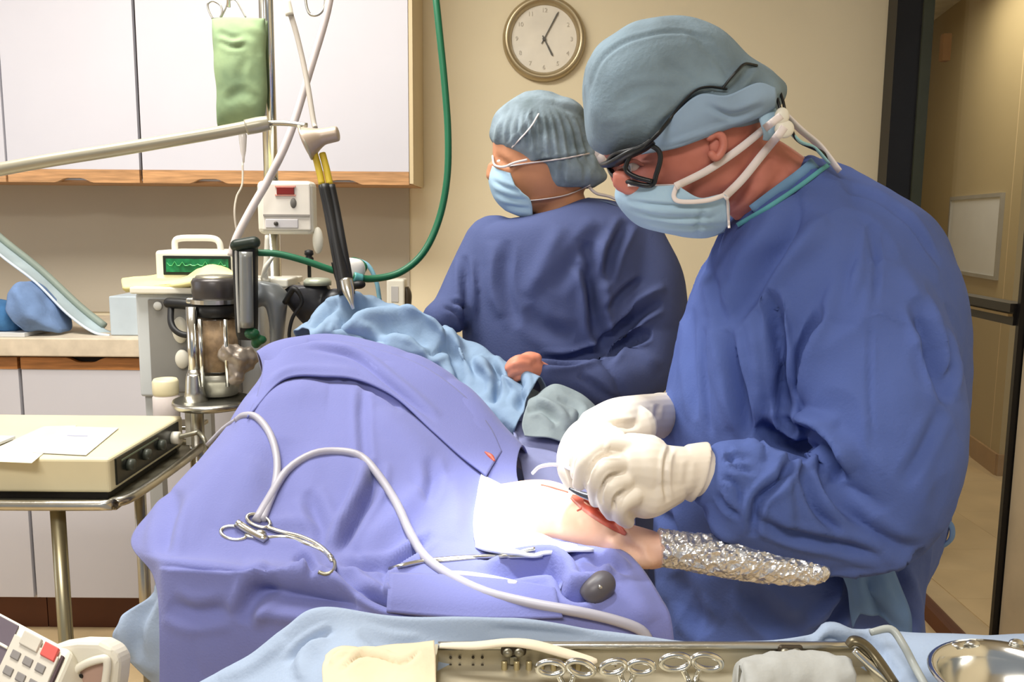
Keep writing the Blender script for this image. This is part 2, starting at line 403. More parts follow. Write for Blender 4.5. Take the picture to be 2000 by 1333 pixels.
# ------------------------------------------------------------ base cabinets and worktop
BY = 2.50; ztop = at(150, 661, BY-.02).z; zund = at(150, 697, BY-.02).z; z3 = at(150, 722, BY).z; z4 = at(150, 1168, BY).z
XE = at(790, 700, BY).x
wt = obj('worktop', box(-3.1, XE+.02, BY-.025, WY-.006, zund, ztop, .004), M_top)
tag(wt, 'long cream laminate worktop running under the wall cabinets', 'worktop')
bx = [at(p, 760, BY).x for p in (42, 300)]; W4 = bx[1]-bx[0]
def base_cab(x0, x1, nd, label):
    t = thing('base_cabinet', ((x0+x1)/2, 2.8, 0), label, 'cabinet')
    obj('carcass', box(x0+.002, x1-.002, BY+.022, WY-.01, z4-.01, zund-.001), M_lam, t)
    obj('gap_shadow_strip', box(x0+.002, x1-.002, BY+.0185, BY+.0215, z4, zund-.004), M_gap, t)
    obj('toe_kick', box(x0, x1, BY+.06, BY+.08, 0, z4-.001), M_toe, t)
    w_ = (x1-x0)/nd
    for i in range(nd):
        a = x0+w_*i+.0035; b = x0+w_*(i+1)-.0035
        d = obj('door', box(a, b, BY, BY+.018, z4, z3, .001), M_lam_shaded, t)
        obj('wood_pull_rail', rail_geo(a, b, z3, zund-.006, BY-.002, up=False), M_wood2, d)
base_cab(bx[0], bx[0]+2*W4, 2, 'white two-door base cabinet with oak rails behind the anaesthesia machine')
base_cab(bx[0]-2*W4, bx[0]-.003, 2, 'white base cabinet at left behind the beige electrosurgical unit')
# ------------------------------------------------------------ wall clock
cc = at(1063, 75, WY-.02); R = m2(78, WY)
ck = thing('wall_clock', (cc.x, WY, cc.z-R), 'round silver-rimmed wall clock with white dial above the assistant', 'clock')
prof = [(R-.030, 0.0), (R-.0, 0.0), (R, .012), (R-.004, .026), (R-.012, .034), (R-.020, .032), (R-.026, .022), (R-.031, .012)]
th = np.linspace(0, 2*math.pi, 64, endpoint=False)
def ringY(prof, c, n=64):
    th = np.linspace(0, 2*math.pi, n, endpoint=False)
    return rings([np.stack([c[0]+r*np.cos(th), np.full(n, c[1]-z), c[2]+r*np.sin(th)], 1) for r, z in prof])
cw = (cc.x, WY, cc.z)
obj('rim', ringY(prof+[prof[0]], cw)[0:1]+(rings([np.stack([cw[0]+r*np.cos(th), np.full(64, cw[1]-z), cw[2]+r*np.sin(th)], 1) for r, z in prof], closed=True, cap=False)[1],) if False else rings([np.stack([cw[0]+r*np.cos(th), np.full(64, cw[1]-z), cw[2]+r*np.sin(th)], 1) for r, z in prof], closed=True, cap=False), mat('brushed_nickel', (184, 168, 136), .35, .7), ck, smooth=True)
obj('dial', ringY([(.001, .004), (R-.02, .004), (R-.02, .010), (.001, .010)], cw), mat('clock_dial', (236, 228, 212), .6), ck)
M_hand = mat('grey_hand', (96, 92, 84), .4)
def hand(angdeg, L, wd, nm):
    a = math.radians(angdeg); d = np.array([math.sin(a), 0, math.cos(a)]); p = np.array([math.cos(a), 0, -math.sin(a)])
    c = np.array(cw)+[0, -.013, 0]; b = [c-d*L*.18-p*wd*.6, c-d*L*.18+p*wd*.6, c+d*L*.9+p*wd, c+d*L, c+d*L*.9-p*wd]
    V = np.array(b+[x+[0, -.002, 0] for x in b]); obj(nm, (V, [[0, 1, 2, 3, 4], [9, 8, 7, 6, 5]]+[[i, (i+1) % 5, 5+(i+1) % 5, 5+i] for i in range(5)]), M_hand, ck)
hand(28, R*.72, .0025, 'minute_hand'); hand(152, R*.46, .0032, 'hour_hand')
obj('hub', ringY([(.001, .010), (.006, .010), (.006, .018), (.001, .018)], cw, 20), M_hand, ck)
def text_obj(body, size, loc, rot, m, parent, name='numeral', ext=.0008, align='CENTER'):
    cu = bpy.data.curves.new('t', 'FONT'); cu.body = body; cu.size = size; cu.align_x = align; cu.align_y = 'CENTER'; cu.extrude = ext
    o = bpy.data.objects.new('t', cu); COL.objects.link(o); bpy.context.view_layer.update()
    dg = bpy.context.evaluated_depsgraph_get(); me = bpy.data.meshes.new_from_object(o.evaluated_get(dg)); bpy.data.objects.remove(o)
    R_ = rot.to_matrix() if hasattr(rot, 'to_matrix') else rot
    V = np.array([(R_ @ v.co + Vector(loc))[:] for v in me.vertices]); Fc = [list(p.vertices) for p in me.polygons]
    bpy.data.meshes.remove(me); return obj(name, (V, Fc), m, parent)
from mathutils import Euler
M_num = mat('pale_grey_print', (206, 198, 184), .6)
for h in range(1, 13):
    a = math.radians(h*30); text_obj(str(h), .020, (cw[0]+math.sin(a)*R*.66, WY-.0112, cw[2]+math.cos(a)*R*.66), Euler((math.pi/2, 0, 0)), M_num, ck)
obj('glass_cover', ringY([(.001, .0225), (R-.019, .0225), (R-.019, .024), (.001, .024)], cw), glassmat('clock_glass', gk=.01), ck)
# ------------------------------------------------------------ patient table
M_cl = mat('purple_drape_cloth', (118, 123, 180), .9, var=.05, vs=3, bump=.25, bs=350, sheen=.15, spec=.1)
M_lb = mat('pale_blue_cloth', (158, 174, 198), .9, var=.05, vs=4, bump=.25, bs=300, spec=.15)
M_lb2 = mat('blue_disposable_drape', (132, 156, 184), .8, var=.1, vs=5, bump=.3, bs=150, spec=.2)
M_gy = mat('grey_green_cloth', (146, 160, 166), .85, var=.08, vs=6, bump=.3, bs=150)
tb = thing('operating_table', (-.15, 1.2, 0), 'steel operating table hidden beneath the purple surgical drape', 'table')
TZ = .80
obj('table_top', box(-.40, .10, 1.02, 1.42, TZ-.04, TZ, .008), M_steel, tb)
obj('column', box(-.27, -.15, 1.14, 1.26, .06, TZ-.04, .01), M_steel, tb)
obj('foot_plate', box(-.50, .05, 1.0, 1.40, 0, .06, .02), M_black, tb)
# purple drape : control net, back row to front row
net = [
 [(515, 745, 1.56), (545, 740, 1.58), (590, 735, 1.6), (650, 730, 1.62), (725, 745, 1.62), (830, 775, 1.6), (925, 835, 1.55), (985, 890, 1.48), (1040, 930, 1.40)],
 [(503, 690, 1.44), (535, 673, 1.455), (580, 661, 1.47), (640, 654, 1.5), (715, 664, 1.5), (825, 698, 1.47), (915, 758, 1.42), (980, 832, 1.35), (1020, 872, 1.30)],
 [(512, 738, 1.37), (535, 730, 1.35), (575, 722, 1.36), (650, 718, 1.38), (735, 745, 1.36), (830, 800, 1.32), (905, 860, 1.26), (962, 915, 1.20), (1010, 935, 1.18)],
 [(432, 850, 1.25), (470, 845, 1.21), (530, 838, 1.215), (620, 850, 1.22), (720, 872, 1.20), (820, 920, 1.16), (895, 970, 1.12), (960, 1010, 1.08), (1060, 1030, 1.05)],
 [(335, 960, 1.15), (385, 962, 1.085), (460, 962, 1.085), (560, 970, 1.09), (680, 985, 1.08), (790, 1020, 1.05), (890, 1055, 1.02), (1000, 1075, 1.00), (1165, 1062, .995)],
 [(258, 1052, 1.07), (328, 1072, .985), (400, 1080, .98), (500, 1088, .98), (640, 1105, .965), (770, 1118, .95), (900, 1122, .94), (1070, 1100, .945), (1235, 1090, .95)],
 [(300, 1125, .975), (322, 1108, .945), (400, 1112, .93), (520, 1125, .92), (650, 1145, .91), (780, 1160, .895), (930, 1172, .885), (1110, 1165, .885), (1290, 1165, .89)],
 [(312, 1230, .935), (335, 1232, .925), (400, 1235, .91), (520, 1240, .90), (650, 1230, .89), (780, 1230, .87), (930, 1235, .862), (1110, 1235, .862), (1314, 1232, .865)],
 [(313, 1420, .935), (335, 1420, .925), (400, 1420, .91), (520, 1420, .90), (650, 1400, .89), (780, 1400, .87), (930, 1400, .862), (1110, 1400, .862), (1318, 1400, .865)]]
dg_ = sheet(net, 22, kc=26)
dst = [
 ('s', [(495, 775), (560, 733), (650, 733), (700, 738), (745, 758), (795, 790)], 9, -.007),
 ('s', [(600, 662), (690, 690), (760, 745), (850, 815), (905, 870), (952, 928)], 8, -.006),
 ('v', [(700, 738), (750, 765), (782, 786)], 6, .006),
 ('v', [(712, 740), (708, 800), (712, 880), (722, 940)], 9, .0035),
 ('r', [(452, 830), (500, 790), (560, 765), (640, 770)], 30, .004),
 ('r', [(640, 1080), (690, 985), (712, 930), (715, 890)], 10, .006),
 ('v', [(660, 1080), (700, 1010), (725, 960), (735, 900)], 12, .010),
 ('r', [(700, 1085), (770, 1020), (820, 960)], 26, .008),
 ('v', [(640, 1060), (620, 1010), (600, 960)], 14, .006),
 ('v', [(660, 1105), (740, 1110), (800, 1085), (850, 1045)], 8, .007),
 ('v', [(740, 1130), (790, 1090), (830, 1050)], 7, .005),
 ('v', [(830, 990), (845, 940), (835, 900)], 12, .004),
 ('r', [(880, 1060), (890, 990), (870, 930)], 22, .005),
 ('v', [(575, 1090), (600, 1105), (612, 1140)], 9, .008),
 ('s', [(312, 1108), (420, 1118), (560, 1122), (640, 1130)], 7, .006),
 ('v', [(640, 1110), (700, 1150), (760, 1180), (830, 1192)], 9, .010),
 ('v', [(470, 1150), (600, 1165), (700, 1178)], 22, .012),
 ('r', [(560, 1122), (640, 1142), (740, 1160)], 12, .006),
 ('s', [(755, 1195), (752, 1150), (758, 1118)], 6, .005),
 ('s', [(770, 1196), (900, 1210), (1060, 1206)], 5, -.005),
 ('v', [(470, 1215), (500, 1160), (540, 1130)], 16, .009),
 ('v', [(950, 1130), (1060, 1118), (1090, 1128), (1105, 1160), (1130, 1172), (1170, 1160), (1200, 1130)], 9, .010),
 ('r', [(930, 1115), (1060, 1100), (1110, 1118), (1125, 1150), (1175, 1140), (1200, 1100)], 10, .010),
 ('v', [(1140, 1095), (1180, 1110), (1230, 1130)], 8, .006),
 ('r', [(1100, 1075), (1160, 1095), (1230, 1110)], 12, .006),
 ('r', [(1180, 1100), (1240, 1160), (1275, 1215)], 22, .004),
 ('v', [(350, 960), (330, 1020), (318, 1085)], 14, .006),
 ('v', [(520, 1035), (600, 1045), (660, 1090)], 12, .004),
 ('r', [(500, 900), (470, 960), (440, 1040)], 40, .004),
 ('v', [(560, 860), (548, 940), (560, 1010)], 30, .004),
 ('r', [(720, 790), (790, 850), (850, 930)], 30, .004),
 ('v', [(330, 1180), (380, 1200), (450, 1190)], 16, .005),
]
drape = strokes(dg_, [(a, b, c, d*1.6) for a, b, c, d in dst], facing='flip')
drape = crease(wob(drape, .0035, 9, 3), -.003, 9, 2, (1, 1, 1))
DR = obj('surgical_drape', drape, M_cl, smooth=True, mods=[('SOLIDIFY', dict(thickness=.003, offset=0))],
    label='large purple-blue surgical drape spread over the patient on the table', cat='drape')
B_dr = bvh(drape)
def onto(rows, offs, k=8, kc=8):
    return [[hit(B_dr, a, b, off=o)[:] for a, b in r] for r, o in zip(rows, offs)]
_f = onto([[(516, 706), (562, 680), (640, 667), (712, 677), (818, 712), (902, 770), (955, 832), (980, 884)],
  [(506, 764), (560, 710), (640, 700), (708, 708), (792, 742), (870, 804), (925, 862), (965, 906)],
  [(482, 818), (555, 742), (640, 736), (705, 744), (770, 777), (842, 840), (900, 892), (950, 930)]], [.001, .006, .013])
gf2 = strokes(sheet(_f, 12, world=True), [('v', [(600, 680), (690, 700), (760, 752), (850, 825)], 5, .007), ('r', [(600, 672), (700, 690), (775, 745), (860, 815)], 7, .006), ('r', [(500, 770), (560, 725), (640, 722), (700, 728)], 7, .003)], facing='flip')
obj('fold', gf2, M_cl, DR, smooth=True, mods=[('SOLIDIFY', dict(thickness=.003, offset=0))])
_f = onto([[(760, 1122), (840, 1124), (930, 1130), (1020, 1138), (1085, 1150)], [(757, 1160), (840, 1166), (930, 1170), (1020, 1172), (1090, 1176)], [(755, 1196), (840, 1204), (930, 1210), (1020, 1210), (1100, 1208)]], [.006, .006, .008])
obj('fold', sheet(_f, 8, world=True), M_cl, DR, smooth=True, mods=[('SOLIDIFY', dict(thickness=.004, offset=0))])
# hem band: folded top layer of the drape
def draped_strip(pts, wpx, off=.004, k=8):
    C = cr(pts, k); rows = []
    T = np.gradient(C, axis=0); T /= np.linalg.norm(T, axis=1)[:, None]
    for p, t in zip(C, T):
        nrm = np.array([-t[1], t[0]]); rows.append([hit(B_dr, *(p+nrm*wpx*s), off=off)[:] for s in (-.5, 0, .5)])
    return sheet(rows, 1, world=True)
# pale sheet under the drape at its left end
lbn = [[(330, 1090, 1.02), (340, 1090, 1.0), (420, 1090, .98), (600, 1120, .97)],
       [(300, 1150, .98), (325, 1150, .955), (420, 1160, .94), (600, 1180, .93)],
       [(262, 1194, .975), (312, 1198, .953), (420, 1205, .932), (600, 1220, .92)],
       [(222, 1238, .97), (300, 1240, .95), (420, 1250, .925), (600, 1260, .915)],
       [(240, 1272, .97), (304, 1276, .95), (420, 1285, .925), (600, 1295, .915)],
       [(275, 1312, .97), (320, 1318, .95), (420, 1320, .925), (600, 1330, .915)],
       [(370, 1400, .97), (400, 1400, .95), (460, 1410, .925), (600, 1420, .915)]]
g = strokes(sheet(lbn, 12), [('v', [(305, 1150), (270, 1220), (268, 1290)], 12, .008), ('r', [(290, 1150), (245, 1235), (300, 1320)], 10, .006)], facing='flip')
obj('underdrape', wob(g, .003, 12, 8), M_lb, smooth=True, label='pale blue sheet hanging out from under left end of the purple drape', cat='sheet', mods=[('SOLIDIFY', dict(thickness=.003, offset=0))])
# ------------------------------------------------------------ patient (animal): one continuous body lying under the drape, shaved leg coming out
pt = thing('animal_patient', (0.0, 1.25, TZ), 'anaesthetised animal patient lying under the drape with one shaved leg sticking out', 'animal')
parts = [
 tube([(-.30, 1.32, .85, .045), (-.24, 1.30, .855, .062), (-.12, 1.27, .855, .066), (-.02, 1.23, .845, .050)], n=24, round_end=True),
 tube([(-.03, 1.20, .845, .04), (*at(985, 988, 1.15), .030), (*at(1060, 1003, 1.075), .043), (*at(1125, 1028, 1.04), .037), (*at(1185, 1055, 1.0), .027), (*at(1235, 1062, .985), .0215), (*at(1275, 1075, .975), .0225), (*at(1320, 1076, .965), .016), (*at(1460, 1098, .95), .014), (*at(1560, 1112, .945), .012)], n=24, round_end=True),
 tube([(-.28, 1.33, .855, .05), (-.27, 1.42, .88, .05), (-.26, 1.48, .88, .03)], n=20, round_end=True),
 ell(at(1262, 1092, .965), (.02, .014, .012)),
 tube([(-.25, 1.25, .84, .03), (-.27, 1.15, .83, .022), (-.28, 1.10, .825, .018)], n=16, round_end=True),
]
gb = union(parts, .004, 5)
gb = strokes(gb, [('v', [(1195, 1030), (1215, 1060), (1260, 1085)], 8, .004), ('r', [(1250, 1060), (1265, 1090), (1285, 1100)], 8, .004), ('v', [(1180, 1000), (1210, 1035), (1225, 1060)], 7, .004)])
def skinmat():
    m = mat('shaved_pink_skin', (232, 196, 172), .5, var=.06, vs=14, bump=.15, bs=150, c2=(222, 172, 146)); n = m.node_tree.nodes; L = m.node_tree.links
    return m
M_ps = skinmat()
bd = obj('body', gb, M_ps, pt, smooth=True)
B_bd = bvh(gb)
# bare red tissue along the top edge of the leg and small wounds
M_red = mat('red_wet_tissue', (204, 96, 76), .45, var=.2, vs=40, spec=.6)
def patch(b, pts, r, off, name, m, par, flat=(1, .35), **k):
    P = [(*hit(b, p[0], p[1], off=off), m2(p[2] if len(p) > 2 else r, 1.0)) for p in pts]
    return obj(name, tube(P, n=10, k=5, round_end=True, **k), m, par, smooth=True)
_r = []
for t in np.linspace(0, 1, 22):
    c_ = cr([(1116, 970), (1150, 990), (1185, 1014), (1222, 1044)], 21)[int(round(t*63))]; wd_ = 15*math.sin(math.pi*min(1, .06+t*.9))**.7
    _r.append([hit(B_bd, c_[0]-.5*wd_*k_, c_[1]+.85*wd_*k_, off=o_)[:] for k_, o_ in ((-1, .0004), (-.5, .0026), (0, .0018), (.5, .0026), (1, .0004))])
obj('incision', wob(sheet(_r, 2, world=True), .0005, 90), M_red, pt, smooth=True)
patch(B_bd, [(1058, 948, 2), (1085, 955, 2.5), (1108, 962, 2)], 2, 0, 'incision', M_red, pt)
patch(B_bd, [(1130, 985, 2), (1136, 993, 2.5), (1128, 998, 2)], 2, 0, 'incision', M_red, pt)
_st = [(hit([B_dr, bvh(gf2)], a, b, off=.004)) for a, b in ((948, 884), (958, 892), (965, 900))]
obj('blood_stain', tube([(*_st[0], .0015), (*_st[1], .004), (*_st[2], .002)], n=8, round_end=True), M_red, pt, smooth=True)
# foil around the paw
fr = [(1290, 1035, 1292, 1104, .963), (1330, 1042, 1330, 1110, .96), (1400, 1048, 1395, 1122, .955), (1480, 1062, 1470, 1134, .95), (1560, 1084, 1545, 1141, .945), (1600, 1098, 1590, 1140, .94), (1617, 1108, 1612, 1132, .938)]
gf = loft([(a, b, c, d, y, m2((d-b)*.5, y)) for a, b, c, d, y in fr], n=110, k=26)
V, Fc = gf; N = normals(V, Fc)
from mathutils import noise as _n
def crump(v):
    q = Vector(v)*85; d1 = _n.voronoi(q)[0]; q2 = Vector((v[0]*170, v[1]*170, v[2]*130)); d2 = _n.voronoi(q2)[0]
    return (d1[1]-d1[0])*.0046+(d2[1]-d2[0])*.0022-.002
V = V+N*np.array([crump(v) for v in V])[:, None]
M_foil = mat('crumpled_foil', (222, 222, 224), .3, .85, var=.03)
obj('foil_wrap', (V, Fc), M_foil, pt, smooth=False, label='crinkled silver foil')
# white towel tucked at the wound, lit by the surgical lamp
M_white = mat('white_cotton', (236, 240, 246), .9, var=.02, bump=.3, bs=200)
tw = sheet([[(895, 880), (950, 900), (1000, 930)], [(920, 1000), (985, 1035), (1060, 1050)], [(905, 1080), (1000, 1078), (1120, 1075)]] and
  [[hit([B_dr], *p, off=.007)[:] for p in r] for r in [[(940, 925), (958, 938), (980, 950), (1000, 962)], [(932, 965), (955, 985), (985, 1000), (1015, 1015)], [(924, 1020), (966, 1035), (1020, 1047), (1080, 1057)], [(930, 1070), (985, 1083), (1060, 1080), (1160, 1074)]]], 12, world=True)
tw = wob(strokes(tw, [('r', [(960, 1060), (1000, 1040), (1080, 1065)], 8, .005), ('v', [(930, 1060), (990, 1065), (1060, 1080)], 7, .004), ('r', [(945, 950), (965, 1000)], 9, .004)], facing='flip'), .003, 25, 2)
obj('gauze_towel', tw, M_white, smooth=True, label='white cotton towel tucked around the wound under the bright surgical light', cat='towel', mods=[('SOLIDIFY', dict(thickness=.004, offset=0))])
# far crumpled blue disposable drape
fn = [[(600, 700, 1.72), (670, 690, 1.75), (760, 690, 1.76), (860, 720, 1.74), (960, 760, 1.68), (1040, 790, 1.62), (1110, 830, 1.56)],
      [(575, 650, 1.64), (650, 588, 1.68), (720, 580, 1.69), (830, 625, 1.66), (915, 668, 1.62), (1000, 710, 1.56), (1062, 742, 1.5)],
      [(600, 640, 1.58), (665, 612, 1.62), (730, 612, 1.62), (830, 655, 1.60), (900, 715, 1.56), (970, 760, 1.50), (1035, 775, 1.44)],
      [(605, 662, 1.54), (665, 648, 1.57), (740, 672, 1.56), (845, 700, 1.54), (900, 765, 1.50), (960, 800, 1.44), (1005, 828, 1.38)],
      [(600, 700, 1.58), (665, 690, 1.60), (740, 710, 1.6), (845, 740, 1.58), (900, 800, 1.52), (960, 840, 1.46), (1000, 860, 1.40)]]
g = sheet(fn, 22, kc=26)
g = strokes(g, [(a, b, c, d*1.5) for a, b, c, d in [
 ('v', [(660, 640), (690, 610), (740, 600)], 9, .014), ('r', [(640, 600), (690, 590), (720, 600)], 10, .012), ('v', [(648, 640), (700, 655), (760, 668)], 9, .012),
 ('r', [(690, 630), (760, 620), (840, 655), (880, 700)], 10, .014), ('v', [(720, 650), (790, 645), (850, 680)], 9, .012), ('r', [(860, 640), (895, 690), (900, 740)], 12, .014),
 ('v', [(830, 690), (880, 690), (905, 760)], 9, .012), ('r', [(930, 700), (960, 740), (1000, 770)], 12, .014), ('v', [(955, 700), (975, 750), (960, 790)], 8, .012),
 ('v', [(1000, 720), (1020, 760), (1010, 800)], 8, .010), ('r', [(985, 745), (1030, 770)], 8, .01), ('v', [(610, 640), (640, 610), (660, 600)], 7, .01), ('r', [(760, 595), (800, 630), (870, 670)], 8, .008)]], facing='flip')
g = wob(wob(g, .010, 14, 5), .004, 40, 9)
fdr = obj('disposable_drape', g, M_lb2, smooth=True, label='crumpled light blue disposable drape along far side of the patient in front of assistant', cat='drape', mods=[('SOLIDIFY', dict(thickness=.002, offset=0))])
# grey-green crumpled corner and lilac panel before the assistant
gn = [[(1045, 775, 1.47), (1085, 750, 1.47), (1130, 765, 1.47), (1172, 800, 1.46)],
      [(1030, 790, 1.42), (1070, 780, 1.42), (1115, 790, 1.42), (1160, 815, 1.42)],
      [(1020, 825, 1.38), (1060, 830, 1.38), (1105, 842, 1.38), (1140, 850, 1.38)],
      [(1025, 850, 1.36), (1060, 856, 1.36), (1100, 862, 1.36), (1120, 865, 1.36)]]
g = strokes(sheet(gn, 16), [('v', [(1030, 800), (1060, 800), (1090, 830)], 7, .008), ('r', [(1050, 780), (1090, 800), (1110, 840)], 8, .008), ('v', [(1090, 775), (1130, 800), (1120, 840)], 6, .006)], facing='flip')
obj('side_cloth', wob(g, .006, 25, 4), M_gy, smooth=True, label='grey-green crumpled cloth corner between the assistant and surgeon gloves', cat='cloth', mods=[('SOLIDIFY', dict(thickness=.002, offset=0))])
pn = [[(1000, 820, 1.42), (1060, 835, 1.42), (1140, 850, 1.42), (1230, 860, 1.42)],
      [(1005, 870, 1.36), (1060, 880, 1.36), (1140, 890, 1.36), (1230, 900, 1.36)],
      [(1020, 920, 1.28), (1070, 935, 1.28), (1140, 940, 1.28), (1230, 940, 1.28)],
      [(1030, 980, 1.22), (1080, 990, 1.22), (1140, 1000, 1.22), (1240, 1000, 1.22)],
      [(1040, 1080, 1.20), (1080, 1100, 1.20), (1140, 1110, 1.20), (1240, 1110, 1.20)]]
g = strokes(sheet(pn, 14), [('v', [(1020, 868), (1070, 874), (1105, 888)], 5, .008), ('r', [(1010, 905), (1060, 908), (1100, 925)], 8, .006), ('s', [(1010, 840), (1008, 880), (1010, 920)], 6, .006)], facing='flip')
obj('lilac_towel', g, mat('lilac_cloth', (146, 152, 196), .9, bump=.2, bs=250), smooth=True, label='folded lilac cloth hanging just behind the surgeon gloves', cat='towel', mods=[('SOLIDIFY', dict(thickness=.003, offset=0))])
# ------------------------------------------------------------ people
M_gown = mat('royal_blue_gown', (82, 100, 160), .85, var=.06, vs=4, bump=.25, bs=260, spec=.15)
M_gown2 = mat('slate_blue_gown', (80, 90, 132), .85, var=.06, vs=4, bump=.25, bs=260, spec=.15)
M_skin = mat('ruddy_skin', (192, 122, 108), .5, var=.12, vs=16, bump=.1, bs=120, c2=(172, 100, 84))
M_skin2 = mat('tan_skin', (190, 132, 98), .5, var=.08, vs=14, bump=.1, bs=120)
M_cap = mat('teal_grey_cap_cloth', (118, 138, 152), .9, var=.08, vs=18, bump=.35, bs=200, c2=(102, 118, 128))
M_cap2 = mat('bouffant_cap_cloth', (134, 150, 162), .9, var=.12, vs=20, bump=.4, bs=160, c2=(96, 110, 116))
M_mask = mat('pale_blue_mask', (162, 192, 214), .85, var=.05, vs=8, bump=.15, bs=200)
M_tie = mat('white_tie_cloth', (228, 218, 216), .85)
M_glove = mat('ivory_latex', (228, 218, 204), .42, var=.04, vs=10, bump=.08, bs=60, spec=.5)
M_pants = mat('navy_scrub_cloth', (44, 58, 100), .9)
M_shoe = mat('dark_shoe', (40, 40, 44), .5)
M_eye = mat('eye_white', (220, 210, 204), .3); M_iris = mat('dark_iris', (50, 40, 34), .2)
def tpx(L, n=24, **k): return tube([(*at(a, b, y), r) for a, b, y, r in L], n=n, round_end=True, **k)

# ===== surgeon =====
sg = thing('person', (at(1560, 1300, 1.22).x, 1.22, 0), 'surgeon in royal blue gown, teal cap, glasses and pale mask bending over the patient', 'person')
head = [(1225, 95, 1330, 78, 1.16, .05), (1178, 150, 1420, 108, 1.16, .072), (1168, 215, 1478, 140, 1.16, .080), (1170, 282, 1498, 190, 1.16, .080),
        (1186, 312, 1502, 232, 1.16, .078), (1203, 338, 1498, 268, 1.16, .076), (1214, 368, 1488, 300, 1.16, .070), (1232, 398, 1480, 325, 1.16, .064), (1262, 430, 1472, 350, 1.16, .055), (1310, 446, 1450, 380, 1.16, .035)]
xb = 1.20
bparts = [loft(head, n=40),
  tpx([(1415, 310, 1.16, .052), (1490, 360, 1.17, .058), (1560, 430, 1.19, .066), (1600, 520, 1.21, .08)]),
  tpx([(1195, 328, 1.16, .006), (1204, 346, 1.16, .009), (1214, 358, 1.16, .009)], n=14),       # nose
  ell(at(1240, 352, 1.10), (.030, .014, .02)),   # cheek
  tube([(*at(1600, 520, 1.21), .09), (*at(1600, 700, 1.2), .11), (*at(1580, 900, 1.22), .11), (*at(1560, 1060, 1.22), .11)], n=24, round_end=True),
  tube([(*at(1560, 1060, 1.15), .08), (at(1560, 1060, 1.15).x, 1.15, .45, .055), (at(1560, 1060, 1.15).x+.02, 1.15, .10, .04)], n=20, round_end=True),
  tube([(*at(1560, 1060, 1.30), .08), (at(1560, 1060, 1.3).x, 1.32, .45, .055), (at(1560, 1060, 1.3).x+.02, 1.32, .10, .04)], n=20, round_end=True),
  tpx([(1640, 560, 1.10, .05), (1680, 760, 1.03, .045), (1680, 960, 1.0, .042), (1560, 985, .985, .04), (1400, 930, .975, .028)], n=18),
  tpx([(1560, 560, 1.36, .05), (1500, 760, 1.37, .045), (1440, 830, 1.33, .04), (1340, 815, 1.22, .03)], n=18)]
gB = union(bparts, .005, 4)
gB = strokes(gB, [('v', [(1196, 318), (1225, 326), (1255, 330)], 10, .006), ('r', [(1185, 300), (1215, 306), (1250, 312)], 7, .003),
    ('v', [(1418, 402), (1440, 385), (1468, 350)], 8, .006), ('r', [(1330, 445), (1400, 425), (1440, 395)], 12, .004),
    ('v', [(1440, 440), (1490, 390), (1530, 330)], 8, .003), ('v', [(1480, 440), (1530, 400), (1560, 350)], 8, .002)])
body = obj('body', gB, M_skin, sg, smooth=True); B_b = bvh(gB)
# ear (partly under the cap)
eb = hit(B_b, 1392, 275)
earP = [(1386, 268), (1398, 262), (1410, 268), (1413, 284), (1407, 300), (1398, 308), (1390, 302)]
obj('ear', join(tube([(*(at(a, b, eb.y-.006)[:]), .0052) for a, b in earP], n=10, round_end=True), ell(at(1398, 284, eb.y-.001), (.008, .004, .014))), M_skin, sg, smooth=True)
# eye (near side) behind the glasses
e = hit(B_b, 1234, 326)
ey = obj('eye', ell(e+Vector((.0, .004, 0)), (.011, .010, .008)), M_eye, sg, smooth=True); obj('iris', ell(e+Vector((-.006, -.003, -.002)), (.005, .004, .005)), M_iris, ey, smooth=True)
obj('eyelid', tube([(*(e+Vector((-.014, -.004, .002))), .002), (*(e+Vector((0, -.008, .007))), .0026), (*(e+Vector((.013, -.003, .002))), .002)], n=8, round_end=True), M_skin, ey, smooth=True)
# cap
cap = [(1139, 168, 1143, 212, 1.16, .03), (1148, 118, 1152, 278, 1.16, .062), (1188, 74, 1180, 303, 1.16, .084), (1250, 44, 1236, 318, 1.16, .098), (1325, 38, 1303, 314, 1.16, .102),
       (1392, 62, 1370, 294, 1.16, .101), (1440, 112, 1428, 276, 1.16, .094), (1484, 138, 1478, 250, 1.16, .080), (1520, 165, 1512, 212, 1.16, .045)]
gC = union([loft(cap, n=48, e=2.3)], .0032, 3)
gC = strokes(gC, [('s', [(1530, 180), (1480, 195), (1420, 190), (1370, 178), (1340, 200), (1320, 230), (1300, 285)], 8, .005), ('v', [(1148, 180), (1180, 110), (1240, 75), (1330, 62), (1400, 85)], 4, .0025),
    ('v', [(1375, 172), (1340, 200), (1300, 240), (1270, 280)], 8, .005), ('v', [(1375, 172), (1420, 178), (1450, 150), (1470, 128)], 7, .006),
    ('v', [(1345, 60), (1400, 110), (1430, 160)], 8, .003), ('v', [(1200, 200), (1260, 170), (1330, 175)], 9, .0025), ('r', [(1170, 240), (1230, 225), (1280, 200)], 10, .002), ('v', [(1290, 120), (1340, 150), (1365, 175)], 8, .002),
    ('v', [(1400, 205), (1450, 218), (1500, 200)], 6, .005), ('r', [(1300, 275), (1380, 245), (1450, 232)], 6, .003)])
gC = wob(gC, .0022, 28, 3); obj('surgical_cap', gC, M_cap, sg, smooth=True); B_c = bvh(gC)
BB = [B_c, B_b]
_b = [[hit(B_c, a, b, off=.006)[:] for a, b in [(1282, 268), (1325, 216), (1368, 184), (1420, 186), (1478, 162), (1515, 172)]],
      [hit(B_c, a, b, off=.009)[:] for a, b in [(1268, 286), (1322, 254), (1372, 228), (1422, 218), (1478, 198), (1516, 190)]],
      [hit(BB, a, b, off=.009)[:] for a, b in [(1252, 302), (1318, 290), (1375, 270), (1426, 250), (1480, 230), (1514, 210)]]]
